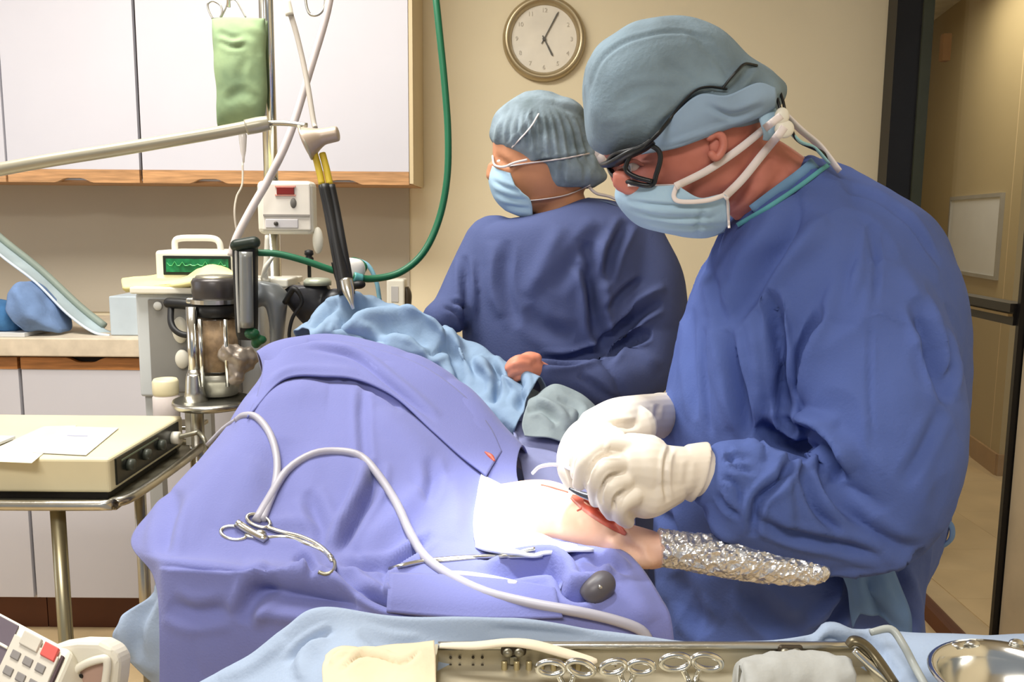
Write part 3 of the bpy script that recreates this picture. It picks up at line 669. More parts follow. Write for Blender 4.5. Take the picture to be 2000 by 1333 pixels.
gbr = strokes(sheet(_b, 8, world=True), [('v', [(1380, 205), (1430, 225), (1490, 205)], 6, .004), ('r', [(1300, 282), (1380, 256), (1470, 225)], 4, .003)], facing='flip')
obj('cap_brim', gbr, mat('light_blue_brim', (142, 166, 192), .9, var=.05, bump=.2), sg, smooth=True, mods=[('SOLIDIFY', dict(thickness=.002, offset=0))])
# gown
torso = [(1432, 436, 1572, 298, 1.18, .060), (1418, 452, 1630, 325, 1.19, .10), (1402, 485, 1712, 372, 1.20, .155), (1388, 520, 1790, 430, 1.21, .185), (1362, 580, 1836, 520, 1.215, .2),
         (1332, 665, 1857, 625, 1.22, .2), (1312, 750, 1864, 735, 1.22, .19), (1300, 850, 1850, 845, 1.22, .18), (1288, 950, 1836, 950, 1.22, .17), (1278, 1030, 1815, 1040, 1.22, .165),
         (1272, 1100, 1786, 1110, 1.22, .17), (1262, 1180, 1784, 1190, 1.22, .175), (1250, 1300, 1800, 1310, 1.22, .18), (1240, 1480, 1812, 1490, 1.22, .185), (1235, 1700, 1830, 1720, 1.22, .19)]
arm = [(1655, 500, 1.10, .062), (1690, 620, 1.065, .084), (1722, 760, 1.03, .089), (1728, 900, 1.005, .087), (1702, 1000, .99, .070), (1620, 1022, .985, .060), (1540, 998, .98, .063), (1460, 965, .975, .060), (1400, 935, .975, .043), (1375, 927, .975, .026)]
cuff = [(1418, 857, 1372, 1004, .975, .044), (1398, 864, 1356, 988, .975, .037), (1382, 884, 1342, 958, .975, .022)]
arm2 = [(1560, 560, 1.36, .08), (1480, 720, 1.37, .075), (1420, 810, 1.34, .065), (1345, 812, 1.25, .042), (1318, 812, 1.22, .033)]
gG = union([loft(torso, n=56, e=2.15), tpx(arm, n=32), tpx(arm2), loft([(1470, 858, 1462, 1075, .975, .055), (1430, 856, 1385, 1045, .975, .05)]+cuff, n=36)], .0042, 5)
gL = [
 ('v', [(1575, 400), (1530, 470), (1470, 550), (1415, 640)], 17, .014), ('r', [(1540, 370), (1480, 450), (1420, 540)], 22, .007), ('r', [(1620, 430), (1560, 500), (1500, 575)], 18, .006),
 ('v', [(1505, 570), (1522, 680), (1532, 790), (1545, 850)], 11, .020), ('s', [(1500, 560), (1516, 660), (1526, 760), (1534, 850)], 12, -.012),
 ('r', [(1470, 620), (1485, 720), (1490, 820)], 16, .009), ('v', [(1418, 640), (1440, 740), (1462, 850)], 11, .013), ('r', [(1390, 620), (1400, 720), (1430, 840)], 14, .006),
 ('v', [(1350, 600), (1345, 700), (1360, 820)], 9, .006), ('v', [(1375, 640), (1378, 760), (1390, 850)], 6, .004), ('v', [(1385, 520), (1400, 580), (1410, 640)], 9, .005),
 ('v', [(1612, 600), (1585, 650), (1560, 720), (1548, 800)], 10, .009), ('r', [(1640, 520), (1620, 600), (1590, 700), (1575, 790)], 16, .006),
 ('v', [(1478, 832), (1520, 868), (1560, 882), (1600, 862)], 15, .026), ('v', [(1566, 838), (1600, 850), (1630, 895), (1640, 940)], 12, .018), ('r', [(1500, 800), (1560, 815), (1640, 830)], 13, .012),
 ('r', [(1585, 830), (1640, 860), (1670, 920)], 16, .010), ('v', [(1560, 880), (1575, 940), (1600, 1000), (1640, 1040)], 11, .010), ('v', [(1550, 890), (1520, 940), (1480, 980), (1470, 1050)], 9, .011),
 ('r', [(1500, 900), (1530, 960), (1540, 1040)], 16, .006), ('v', [(1590, 905), (1650, 990), (1740, 1060), (1800, 1075)], 14, .008), ('v', [(1470, 1010), (1540, 1045), (1640, 1065), (1730, 1085)], 10, .008),
 ('v', [(1410, 900), (1435, 890), (1460, 900)], 6, .004), ('v', [(1412, 930), (1440, 950), (1450, 985)], 6, .005), ('v', [(1398, 965), (1415, 990), (1445, 1010)], 6, .005), ('v', [(1420, 870), (1440, 910), (1470, 925)], 6, .004), ('r', [(1378, 990), (1395, 1030), (1440, 1060)], 8, .005),
 ('s', [(1692, 608), (1730, 612), (1775, 630)], 5, .004), ('v', [(1708, 430), (1712, 510), (1706, 600)], 6, .004), ('r', [(1690, 430), (1680, 510), (1660, 600)], 10, .004), ('v', [(1700, 620), (1698, 760), (1705, 860)], 5, .002),
 ('v', [(1785, 585), (1812, 660), (1838, 740), (1850, 790)], 12, .014), ('r', [(1760, 520), (1800, 600), (1830, 680)], 16, .006), ('v', [(1842, 640), (1858, 700), (1856, 760)], 7, .008),
 ('v', [(1640, 350), (1720, 385), (1790, 440), (1838, 520)], 6, .005), ('v', [(1840, 800), (1800, 880), (1760, 950)], 12, .004), ('r', [(1800, 900), (1790, 980), (1760, 1050)], 24, .004),
 ('s', [(1560, 1118), (1650, 1118), (1740, 1105), (1800, 1070)], 8, -.016),
 ('v', [(1450, 1140), (1500, 1200), (1560, 1240)], 20, .01), ('v', [(1690, 1120), (1650, 1180), (1600, 1240)], 12, .012), ('r', [(1650, 1130), (1620, 1180), (1560, 1240)], 14, .008), ('v', [(1760, 1110), (1775, 1180), (1785, 1240)], 9, .012),
 ('v', [(1320, 1120), (1350, 1190), (1380, 1240)], 18, .008), ('v', [(1300, 1000), (1320, 1060)], 10, .008)]
gG = strokes(gG, [(a, b, c, d*1.35) for a, b, c, d in gL]); gG = crease(gG, .0085, 8, 3); gG = crease(gG, -.004, 15, 7, (1, 1, .6)); gG = wob(gG, .0035, 9, 1); gG = wob(gG, .0012, 35, 6)
gown = obj('surgical_gown', gG, M_gown, sg, smooth=True); B_g = bvh(gG)
# knitted collar, neck trim and mask ties
M_teal = mat('teal_neck_binding', (92, 164, 172), .85)
BN = [B_g, B_b, B_c]
def ribbon(pts, wpx, bs, off, name, m, par, thick=.0012, kk=6, smooth=True):
    C = cr(pts, kk); T = np.gradient(C, axis=0); T /= np.linalg.norm(T, axis=1)[:, None]; rows = []
    for p, t in zip(C, T):
        nr = np.array([-t[1], t[0]]); c = hit(bs, *p, off=off); 
        rows.append((p, nr, c.y))
    ys = np.array([r[2] for r in rows]); ys[ys > ys.min()+.25] = np.median(ys)
    for _ in range(6): ys = np.minimum(ys, np.convolve(np.r_[ys[0], ys, ys[-1]], [.25, .5, .25], 'valid'))
    rows = [[at(*(p+nr*wpx*s), y)[:] for s in (-.5, 0, .5)] for (p, nr, _), y in zip(rows, ys)]
    for j in range(3):
        ys = np.array([r[j][1] for r in rows])
        pass
    return obj(name, sheet(rows, 1, world=True), m, par, smooth=smooth, mods=[('SOLIDIFY', dict(thickness=thick, offset=0))])
ribbon([(1440, 440), (1500, 405), (1560, 365), (1600, 335), (1618, 322)], 9, BN, .004, 'neck_binding', M_teal, gown)
ribbon([(1470, 412), (1515, 378), (1560, 345), (1592, 318)], 24, BN, .003, 'undershirt_collar', mat('light_blue_scrub', (112, 150, 186), .85), sg)
# mask
mk = [[(1206, 360, 1.16), (1218, 360, 1.118), (1262, 364, 1.082), (1322, 362, 1.066)],
      [(1203, 388, 1.16), (1222, 390, 1.105), (1290, 392, 1.070), (1370, 388, 1.064)],
      [(1222, 418, 1.16), (1248, 424, 1.105), (1330, 420, 1.074), (1418, 382, 1.075)],
      [(1252, 442, 1.16), (1290, 450, 1.115), (1350, 448, 1.090), (1424, 430, 1.095)],
      [(1300, 452, 1.16), (1335, 462, 1.13), (1380, 464, 1.12), (1412, 452, 1.12)]]
far = lambda p: (p[0]+8, p[1]-2, 2.32-p[2])
mk2 = [[*[at(*far(p))[:] for p in r[:0:-1]], *[at(*p)[:] for p in r]] for r in mk]
gm = sheet(mk2, 10, world=True)
gm = strokes(gm, [('v', [(1225, 392), (1290, 400), (1370, 402), (1415, 392)], 4, .003), ('v', [(1235, 410), (1300, 425), (1400, 425)], 4, .003), ('r', [(1230, 402), (1300, 412), (1400, 410)], 5, .002), ('v', [(1255, 430), (1330, 442), (1410, 440)], 4, .003), ('v', [(1372, 400), (1365, 430), (1360, 458)], 5, .003)], facing='flip')
mask = obj('face_mask', gm, M_mask, sg, smooth=True, mods=[('SOLIDIFY', dict(thickness=.002, offset=0))]); B_m = bvh(gm)
BA = [B_m, B_c, B_b]
ribbon([(1226, 362), (1270, 363), (1322, 362)], 5, BA, .003, 'mask_edge', M_tie, mask)
ribbon([(1322, 362), (1316, 384), (1330, 394), (1380, 392), (1418, 380)], 9, [B_m], .004, 'mask_edge', M_tie, mask)
ribbon([(1420, 380), (1422, 415), (1424, 445)], 5, [B_m], .003, 'mask_edge', M_tie, mask)
def tie(pts, wpx, off, par, name='mask_tie', mt=M_tie):
    P = [(*hit([B_m, B_b, B_c, B_g], a, b, off=off),) for a, b in cr(pts, 3)]
    ys = np.array([p[1] for p in P]); ys = np.convolve(np.r_[ys[:1], ys, ys[-1:]], [.25, .5, .25], 'valid')
    C = cr(pts, 3); P = [(*at(c[0], c[1], y), m2(wpx/2, y)) for c, y in zip(C, ys)]
    return obj(name, tube(P, n=10, k=1 if len(P) > 3 else 2, flat=(1, .3), round_end=False), mt, par, smooth=True)
ribbon([(1320, 364), (1380, 334), (1440, 294), (1495, 250), (1526, 226)], 15, [B_b, B_m], .007, 'mask_tie', M_tie, mask, .0015)
ribbon([(1414, 386), (1450, 350), (1488, 303), (1522, 262), (1532, 248)], 16, [B_b, B_m], .007, 'mask_tie', M_tie, mask, .0015)
yk = 1.09
obj('mask_tie', ptube([(1535, 225, yk, .006), (1565, 255, yk+.01, .007), (1600, 285, yk+.02, .007), (1640, 335, 1.10, .006)], flat=(1, .35)), M_tie, mask, smooth=True)
obj('mask_tie', ptube([(1530, 240, yk, .005), (1560, 275, yk+.0, .006), (1590, 288, yk+.01, .005), (1620, 320, 1.10, .004)], flat=(1, .35)), mat('pale_teal_tie', (150, 196, 200), .8), mask, smooth=True)
obj('cap_tie', ptube([(1490, 195, 1.10, .012), (1500, 225, 1.088, .014), (1506, 255, 1.088, .012), (1500, 272, 1.095, .008)], n=14, flat=(1, .4)), M_mask, sg, smooth=True)
# cord lock with black cords at the back of the cap
cl = obj('cord_lock', join(ell(at(1527, 228, yk-.014), (.009, .006, .011)), ell(at(1532, 252, yk-.014), (.012, .006, .011))), M_ivory, sg, smooth=True)
obj('cord', ptube([(1527, 225, yk-.014, .0018), (1520, 200, yk-.008, .0018), (1514, 182, yk, .0018)]), M_black, cl, smooth=True)
obj('cord', ptube([(1534, 222, yk-.014, .0018), (1530, 200, yk-.008, .0018), (1524, 180, yk, .0018)]), M_black, cl, smooth=True)
obj('cord', ptube([(1545, 250, yk-.01, .0018), (1558, 275, yk, .0018), (1590, 290, yk+.01, .0024), (1608, 300, yk+.015, .0024), (1620, 320, yk+.02, .002)]), M_black, cl, smooth=True)
# glasses
M_fr = mat('black_glasses_frame', (20, 24, 28), .35, var=.1)
gl = obj('glasses', tube([(*p, .0032) for p in [at(1185, 318, 1.165), at(1200, 345, 1.115), at(1235, 357, 1.083), at(1272, 362, 1.072), at(1282, 340, 1.069), at(1290, 310, 1.068), at(1284, 292, 1.069), at(1262, 283, 1.071), at(1235, 292, 1.078), at(1200, 302, 1.105), at(1185, 318, 1.165)]], n=10, k=5), M_fr, sg, smooth=True)
obj('brow_bar', ptube([(1182, 322, 1.15, .007), (1200, 318, 1.10, .0085), (1228, 302, 1.078, .0085), (1258, 288, 1.07, .008), (1275, 275, 1.066, .007)], flat=(1, .6)), M_fr, gl, smooth=True)
obj('bridge', tube([(*at(1196, 335, 1.135), .003), (*at(1190, 330, 1.165), .003), (*at(1198, 322, 1.19), .003)], n=8, round_end=True), M_fr, gl, smooth=True)
obj('rim_divider', ptube([(1232, 300, 1.076, .0028), (1222, 330, 1.082, .003), (1240, 345, 1.077, .003), (1274, 355, 1.068, .003)]), M_fr, gl, smooth=True)
V = [at(1204, 342, 1.112), at(1235, 354, 1.083), at(1270, 358, 1.074), at(1280, 338, 1.071), at(1286, 310, 1.07), at(1280, 296, 1.071), at(1260, 288, 1.073), at(1236, 296, 1.08), at(1204, 308, 1.105)]
obj('lens', (np.array([v[:] for v in V]), [list(range(9))]), glassmat('lens_glass', (.85, .85, .9)), gl)
tp = [(1258, 288, 4.5), (1285, 262, 6.5), (1310, 232, 6.5), (1335, 200, 5), (1358, 177, 4), (1385, 170, 3.6), (1418, 174, 3)]
P = [(*hit(BA, a, b, off=.004), m2(r_, 1.07)) for a, b, r_ in tp]; P[0] = (*at(1258, 288, 1.066), m2(5, 1.07)); P[1] = (*at(1285, 262, 1.056), P[1][3])
obj('temple_arm', tube(P, n=10, flat=(1, .5), round_end=True), M_fr, gl, smooth=True)
P = [(*hit(BA, a, b, off=.003), m2(2.6, 1.07)) for a, b in [(1412, 172), (1425, 155), (1440, 138), (1455, 125), (1478, 128)]]
obj('retainer_strap', tube(P, n=8, round_end=True), M_fr, gl, smooth=True)
# waist tie of the gown
M_gt = mat('faded_blue_tie', (96, 128, 178), .9)
obj('waist_tie', ptube([(1790, 1078, 1.16, .007), (1830, 1072, 1.13, .008), (1857, 1054, 1.12, .007), (1858, 1028, 1.12, .006), (1840, 1019, 1.125, .006), (1815, 1030, 1.16, .006)], n=10, flat=(1, .35)), M_gt, gown, smooth=True)
tn = [[(1640, 1115, 1.03), (1690, 1110, 1.025), (1740, 1100, 1.035)], [(1655, 1150, 1.03), (1700, 1140, 1.02), (1760, 1150, 1.035)], [(1660, 1190, 1.035), (1700, 1170, 1.02), (1775, 1200, 1.035)], [(1665, 1225, 1.04), (1690, 1195, 1.03), (1780, 1250, 1.04)]]
obj('tie_end', wob(strokes(sheet(tn, 8), [('v', [(1700, 1110), (1705, 1160), (1740, 1230)], 12, .012)], facing='flip'), .005, 20), M_gt, gown, smooth=True, mods=[('SOLIDIFY', dict(thickness=.002, offset=0))])
# shoes
for yy in (1.15, 1.32):
    X = at(1560, 1060, 1.2).x
    obj('shoe', union([tube([(X+.06, yy, .045, .042), (X-.02, yy, .045, .045), (X-.13, yy, .035, .033)], n=16, round_end=True)], .008, 2), M_shoe, sg, smooth=True)
# gloved hands
def hand(palm, fingers, cuffp, vox=.0018, cuffl=None):
    gs = ([loft(cuffl, n=32)] if cuffl else [])+[tpx(p, n=20) for p in palm]+[tpx(f, n=14) for f in fingers]+[tpx(cuffp, n=28)]
    return union(gs, vox, 4)
# near hand: wrist at right, palm towards the wound, fingers curled to the instrument
near = hand([[(1335, 922, .965, .029), (1290, 925, .960, .034), (1252, 916, .952, .036), (1225, 914, .946, .031)],
             [(1300, 945, .955, .028), (1260, 958, .948, .032), (1234, 958, .940, .026)],
             [(1265, 893, .962, .026), (1235, 885, .955, .023)]],
            [[(1222, 878, .945, .0130), (1178, 872, .930, .0118), (1146, 898, .922, .0104), (1131, 946, .928, .0082)],       # index
             [(1216, 908, .930, .0130), (1180, 912, .914, .0118), (1163, 945, .914, .0102), (1164, 978, .930, .0082)],        # middle
             [(1218, 940, .922, .0125), (1192, 952, .910, .0114), (1184, 982, .915, .0100), (1194, 1004, .93, .0084)],          # ring
             [(1235, 970, .920, .0118), (1213, 985, .912, .0106), (1212, 1008, .922, .0092), (1226, 1020, .938, .0080)],         # little
             [(1250, 880, .975, .013), (1205, 872, .985, .0115), (1165, 890, .985, .010), (1140, 925, .975, .0085)]],         # thumb (far side)
            [(1372, 923, .972, .0285), (1345, 922, .968, .0285), (1318, 920, .965, .028)], cuffl=[(1388, 865, 1346, 980, .973, .0335), (1372, 866, 1334, 974, .972, .032), (1345, 870, 1312, 966, .968, .029)])
near = strokes(near, [('v', [(1312, 870), (1300, 900), (1298, 950), (1305, 980)], 5, .004), ('v', [(1212, 890), (1175, 892), (1153, 918), (1146, 945)], 3, .004), ('v', [(1215, 924), (1188, 932), (1174, 962), (1175, 985)], 3, .004), ('v', [(1222, 958), (1202, 970), (1199, 995)], 3, .0035), ('r', [(1180, 872), (1190, 876)], 8, .0012), ('v', [(1345, 900), (1340, 950)], 6, .0012), ('r', [(1300, 875), (1292, 925), (1296, 975)], 4, .002)])
obj('glove', near, M_glove, sg, smooth=True, label='ivory latex glove on the near hand'); B_n = bvh(near)
farh = hand([[(1296, 812, 1.24, .033), (1250, 815, 1.14, .030), (1205, 822, 1.05, .028), (1165, 835, 1.03, .024)],
             [(1240, 835, 1.06, .028), (1195, 848, 1.035, .024)]],
            [[(1165, 828, 1.035, .0135), (1130, 845, 1.02, .0125), (1108, 878, 1.01, .0112), (1103, 915, 1.0, .0096), (1114, 946, .995, .008)],
             [(1180, 838, 1.02, .0135), (1148, 858, 1.00, .0125), (1132, 890, .985, .0112), (1128, 926, .98, .009)],
             [(1190, 850, 1.005, .013), (1165, 870, .985, .012), (1155, 895, .98, .0105), (1160, 920, .985, .009)],
             [(1205, 860, 1.0, .012), (1185, 880, .985, .011), (1180, 905, .98, .0095)],
             [(1235, 870, 1.03, .014), (1200, 885, 1.01, .0125), (1170, 910, 1.0, .011), (1150, 935, .995, .009)]],
            [(1350, 812, 1.36, .036), (1318, 812, 1.30, .035), (1290, 812, 1.22, .033)])
farh = strokes(farh, [('v', [(1160, 840), (1134, 860), (1120, 890), (1116, 920)], 3, .004), ('v', [(1250, 830), (1200, 832), (1160, 845)], 7, .003), ('v', [(1285, 790), (1282, 820)], 5, .002)])
obj('glove', farh, M_glove, sg, smooth=True, label='ivory latex glove on the far hand'); B_f = bvh(farh)

# ===== assistant =====
nu = thing('person', (at(1110, 1000, 1.8).x, 1.8, 0), 'assistant in slate blue gown and bouffant cap looking left beneath the wall clock', 'person')
YN = 1.80
nhead = [(985, 215, 1125, 210, YN, .05), (966, 255, 1148, 250, YN, .075), (962, 290, 1160, 292, YN, .08), (963, 325, 1160, 330, YN, .08), (968, 360, 1150, 360, YN, .074), (985, 398, 1130, 385, YN, .06), (1005, 420, 1100, 405, YN, .04)]
nb_ = [loft(nhead, n=36), tpx([(1080, 360, YN, .055), (1095, 410, YN, .056), (1105, 450, YN+.01, .075)]), tpx([(958, 322, YN-.02, .008), (960, 345, YN-.02, .012)], n=12),
  tpx([(1110, 490, YN, .10), (1110, 600, YN, .10), (1110, 760, YN, .11), (1110, 900, YN, .14)]),
  tube([(*at(1060, 900, YN), .08), (at(1060, 900, YN).x, YN, .45, .06), (at(1060, 900, YN).x, YN, .1, .04)], n=16, round_end=True),
  tube([(*at(1160, 900, YN), .08), (at(1160, 900, YN).x, YN, .45, .06), (at(1160, 900, YN).x, YN, .1, .04)], n=16, round_end=True),
  tpx([(1230, 490, YN, .03), (1262, 620, YN-.06, .026), (1240, 735, YN-.11, .024), (1130, 748, 1.60, .022), (1058, 728, 1.55, .018)], n=16),
  tpx([(965, 500, YN, .03), (915, 590, YN-.05, .022), (875, 615, YN-.07, .018)], n=16)]
gN = union(nb_, .006, 4)
gN = strokes(gN, [('v', [(968, 305), (985, 318), (1000, 322)], 6, .005), ('v', [(1030, 425), (1080, 425), (1140, 400)], 6, .003)])
obj('body', gN, M_skin2, nu, smooth=True); B_nb = bvh(gN)
obj('eye', ell(hit(B_nb, 974, 316)+Vector((.004, .007, 0)), (.009, .009, .006)), M_eye, nu, smooth=True)
ncap = [(1015, 183, 1078, 180, YN, .04), (975, 215, 1132, 205, YN, .082), (957, 250, 1150, 240, YN, .098), (962, 280, 1162, 285, YN, .100), (1000, 312, 1176, 325, YN, .098), (1036, 345, 1184, 348, YN, .09), (1052, 368, 1160, 368, YN, .07)]
gc = union([loft(ncap, n=48)], .004, 3)
pl = []
for i in range(13):
    a = i/12; x0 = 1010+70*a; x1 = 955+225*a
    pl.append(('v', [(x0, 195), ((x0+x1)/2+(a-.5)*30, 235), (x1+(4 if a < .5 else -6), 275+60*a)], 5, .0045))
gc = strokes(gc, pl+[('s', [(1000, 318), (1060, 312), (1120, 302), (1175, 296)], 6, -.006), ('r', [(1040, 205), (1020, 250), (985, 290)], 3, .004), ('v', [(1100, 310), (1098, 340), (1100, 365)], 5, .005), ('v', [(1060, 320), (1068, 345), (1075, 368)], 5, .004), ('v', [(1140, 310), (1145, 335), (1140, 360)], 5, .004)])
gc = wob(gc, .004, 30, 2); obj('bouffant_cap', gc, M_cap2, nu, smooth=True); B_nc = bvh(gc)
mn = [[(960, 322, YN), (972, 330, YN-.06), (996, 338, YN-.085)], [(955, 350, YN), (968, 358, YN-.07), (1010, 368, YN-.09)], [(965, 385, YN), (982, 392, YN-.07), (1035, 390, YN-.085)], [(985, 408, YN), (1005, 416, YN-.06), (1040, 418, YN-.075)], [(1010, 418, YN), (1020, 424, YN-.05), (1038, 428, YN-.06)]]
mn2 = [[*[at(p[0], p[1], 2*YN-p[2])[:] for p in r[:0:-1]], *[at(*p)[:] for p in r]] for r in mn]
gmn = strokes(sheet(mn2, 8, world=True), [('v', [(962, 352), (985, 365), (1020, 375)], 4, .004), ('v', [(968, 375), (995, 388), (1030, 392)], 4, .004), ('v', [(985, 400), (1010, 405), (1036, 408)], 4, .004)], facing='flip')
nm = obj('face_mask', gmn, M_mask, nu, smooth=True, mods=[('SOLIDIFY', dict(thickness=.003, offset=0))])
BNu = [bvh(gmn), B_nc, B_nb]
def ntie(pts, wpx, mt=M_tie, name='mask_tie', off=.004):
    P = [(*hit(BNu, a, b, off=off), m2(wpx/2, 1.72)) for a, b in cr(pts, 3)]
    obj(name, tube(P, n=8, k=1, flat=(1, .5)), mt, nm, smooth=True)
ntie([(994, 325), (1040, 318), (1100, 310), (1150, 300)], 6); ntie([(1036, 392), (1070, 388), (1110, 380), (1152, 362)], 5)
ntie([(1052, 222), (1035, 250), (1000, 288)], 4)
obj('tie_knot', join(ell(at(1163, 298, YN-.04), (.014, .010, .016)), ell(at(1172, 308, YN-.04), (.012, .01, .012))), M_tie, nm, smooth=True)
obj('mask_tie', ptube([(1150, 365, YN-.04, .003), (1165, 378, YN-.04, .003), (1190, 384, YN-.03, .003), (1215, 395, YN-.03, .003)], n=8), M_tie, nm, smooth=True)
obj('glasses', ptube([(962, 305, YN-.02, .0022), (966, 322, YN-.06, .0022), (984, 326, YN-.082, .0022), (1005, 318, YN-.088, .0022), (1030, 312, YN-.09, .0022)], n=8), M_tie, nu, smooth=True)
nt = [(1045, 425, 1150, 385, YN, .062), (1010, 424, 1190, 392, YN, .085), (950, 436, 1245, 412, YN, .105), (924, 462, 1282, 440, YN, .125), (910, 520, 1300, 510, YN, .14), (906, 600, 1292, 600, YN, .145),
      (906, 680, 1280, 690, YN, .145), (918, 760, 1275, 770, YN, .145), (930, 860, 1275, 870, YN, .15), (925, 1000, 1280, 1010, YN, .155), (915, 1250, 1290, 1260, YN, .16)]
na = [(1225, 470, YN-.01, .075), (1262, 560, YN-.04, .078), (1270, 650, YN-.07, .076), (1250, 730, YN-.11, .062), (1180, 750, 1.62, .050), (1110, 744, 1.58, .040), (1058, 732, 1.55, .030)]
na2 = [(965, 480, YN, .065), (920, 560, YN-.03, .058), (885, 605, YN-.06, .045), (858, 622, YN-.09, .034)]
gn_ = union([loft(nt, n=48, e=2.1), tpx(na, n=28), tpx(na2)], .0055, 5)
gn_ = strokes(gn_, [(a, b, c, d*1.4) for a, b, c, d in [
 ('v', [(1150, 470), (1160, 560), (1168, 640), (1190, 680)], 12, .018), ('v', [(1228, 430), (1198, 490), (1178, 560)], 10, .012), ('v', [(1128, 512), (1150, 560), (1165, 620)], 8, .010),
 ('r', [(1100, 440), (1060, 520), (1030, 580)], 18, .008), ('v', [(1180, 440), (1120, 510), (1080, 570)], 14, .006), ('v', [(990, 470), (985, 560), (1010, 640)], 10, .006), ('r', [(960, 470), (960, 560), (980, 620)], 14, .006),
 ('v', [(1255, 545), (1220, 570), (1185, 610)], 7, .008), ('v', [(1290, 590), (1240, 620), (1190, 665), (1170, 690)], 9, .014), ('r', [(1300, 560), (1240, 590), (1200, 630)], 8, .008), ('v', [(1270, 650), (1220, 670), (1185, 700)], 8, .012),
 ('v', [(1055, 704), (1110, 704), (1160, 690), (1195, 675)], 8, .014), ('r', [(1200, 690), (1250, 690), (1290, 720)], 12, .006), ('v', [(1130, 730), (1180, 770), (1210, 790)], 8, .005),
 ('v', [(905, 500), (910, 580), (912, 660)], 8, .010), ('v', [(868, 600), (890, 612), (905, 640)], 5, .006), ('v', [(880, 590), (905, 600), (912, 610)], 5, .006), ('v', [(1030, 600), (1060, 640), (1120, 660)], 16, .006)]])
gn_ = crease(gn_, .010, 6, 5); gn_ = wob(gn_, .005, 8, 4); gwn = obj('surgical_gown', gn_, M_gown2, nu, smooth=True)
obj('gown_tie', ptube([(1150, 388, YN-.02, .004), (1170, 392, YN-.05, .004), (1195, 398, YN-.06, .004), (1222, 412, YN-.05, .004)], n=8, flat=(1, .5)), mat('slate_tie', (86, 100, 130), .8), gwn, smooth=True)
# assistant's bare hand resting in front
hd = union([tpx([(1060, 728, 1.55, .018), (1042, 722, 1.535, .020), (1028, 722, 1.52, .018)], n=18)]+[tpx(f, n=10) for f in
  [[(1035, 705, 1.52, .010), (1015, 702, 1.51, .009), (1000, 708, 1.51, .008), (992, 718, 1.515, .007)], [(1028, 712, 1.51, .010), (1008, 712, 1.50, .009), (994, 720, 1.505, .008)],
   [(1028, 722, 1.51, .0095), (1008, 724, 1.50, .0085), (998, 732, 1.505, .007)], [(1032, 732, 1.515, .0085), (1015, 736, 1.505, .0075), (1006, 742, 1.51, .0065)], [(1048, 700, 1.53, .010), (1034, 696, 1.53, .009), (1020, 700, 1.53, .008)]]], .0028, 3)
obj('hand', hd, mat('pink_hand_skin', (220, 142, 116), .5), nu, smooth=True)
for px in (1060, 1160):
    X = at(px, 900, YN).x
    obj('shoe', union([tube([(X, YN+.05, .045, .042), (X, YN-.03, .045, .045), (X, YN-.14, .035, .033)], n=16, round_end=True)], .008, 2), M_shoe, nu, smooth=True)
# ------------------------------------------------------------ IV pole, bag, pump
YP = 2.0
def vx(px, y=200, Y=YP): return at(px, y, Y).x
px_ = vx(528, 250)
iv = thing('iv_pole', (px_, YP, 0), 'chrome IV pole standing in front of the wall cabinets', 'pole')
obj('pole', tube([(px_, YP, .06, .0155), (px_, YP, 1.35, .0155)], n=20, k=1), M_chrome, iv, smooth=True)
obj('inner_pole', tube([(px_+.003, YP, 1.35, .011), (px_+.003, YP, 2.15, .011)], n=20, k=1), M_chrome, iv, smooth=True)
obj('inner_pole', tube([(px_-.011, YP+.008, 1.2, .009), (px_-.011, YP+.008, 2.15, .009)], n=16, k=1), M_steel, iv, smooth=True)
for a in range(5):
    t = a*2*math.pi/5+.3; obj('leg', tube([(px_, YP, .07, .013), (px_+.13*math.cos(t), YP+.13*math.sin(t), .06, .012), (px_+.26*math.cos(t), YP+.26*math.sin(t), .03, .011)], n=10, round_end=True), M_steel, iv, smooth=True)
zt_ = 2.1
obj('hook_arm', tube([(px_, YP, 2.14, .005), (px_-.05, YP-.02, 2.16, .005), (px_-.075, YP-.03, 2.08, .005), (px_-.075, YP-.03, 2.0, .004), (vx(447, 20, 1.96), 1.96, at(447, 14, 1.96).z, .004)], n=8), M_chrome, iv, smooth=True)
# bag in a green sleeve
bag = [(412, 34, 518, 36, 1.96, .006), (413, 42, 517, 44, 1.96, .016), (417, 70, 516, 70, 1.96, .030), (421, 120, 517, 120, 1.96, .036), (423, 170, 518, 170, 1.96, .038), (424, 215, 518, 212, 1.96, .034), (423, 240, 514, 236, 1.96, .018), (424, 248, 510, 242, 1.96, .006)]
gbag = strokes(loft(bag, n=64, k=14, e=2.6), [('v', [(425, 60), (450, 75), (470, 70)], 6, .004), ('v', [(430, 80), (455, 92), (480, 88)], 5, .004), ('r', [(428, 70), (455, 82), (480, 78)], 5, .003), ('v', [(470, 60), (500, 75), (510, 110)], 8, .003), ('v', [(440, 200), (470, 180), (500, 200)], 9, .003), ('v', [(480, 110), (470, 150), (485, 190)], 8, .003)])
M_bag = mat('sage_green_fabric', (134, 154, 114), .85, var=.1, vs=14, bump=.3, bs=60, c2=(110, 132, 100))
ib = thing('iv_bag', (vx(470, 240, 1.96), 1.96, at(470, 248, 1.96).z), 'sage green sleeved infusion bag hanging from the IV pole', 'infusion bag')
obj('bag', wob(gbag, .004, 18, 3), M_bag, ib, smooth=True)
obj('hanging_loop', ptube([(416, 38, 1.96), (408, 22, 1.96), (406, 8, 1.96), (416, 2, 1.96), (430, 10, 1.96), (434, 24, 1.96), (430, 34, 1.96)], .0022, n=8), M_steel, ib, smooth=True)
obj('hanging_loop', ptube([(432, 34, 1.97), (440, 18, 1.97), (447, 2, 1.97), (460, 0, 1.97), (472, 20, 1.97), (480, 34, 1.97)], .0018, n=8), M_steel, ib, smooth=True)
ax = at(474, 262, 1.96)
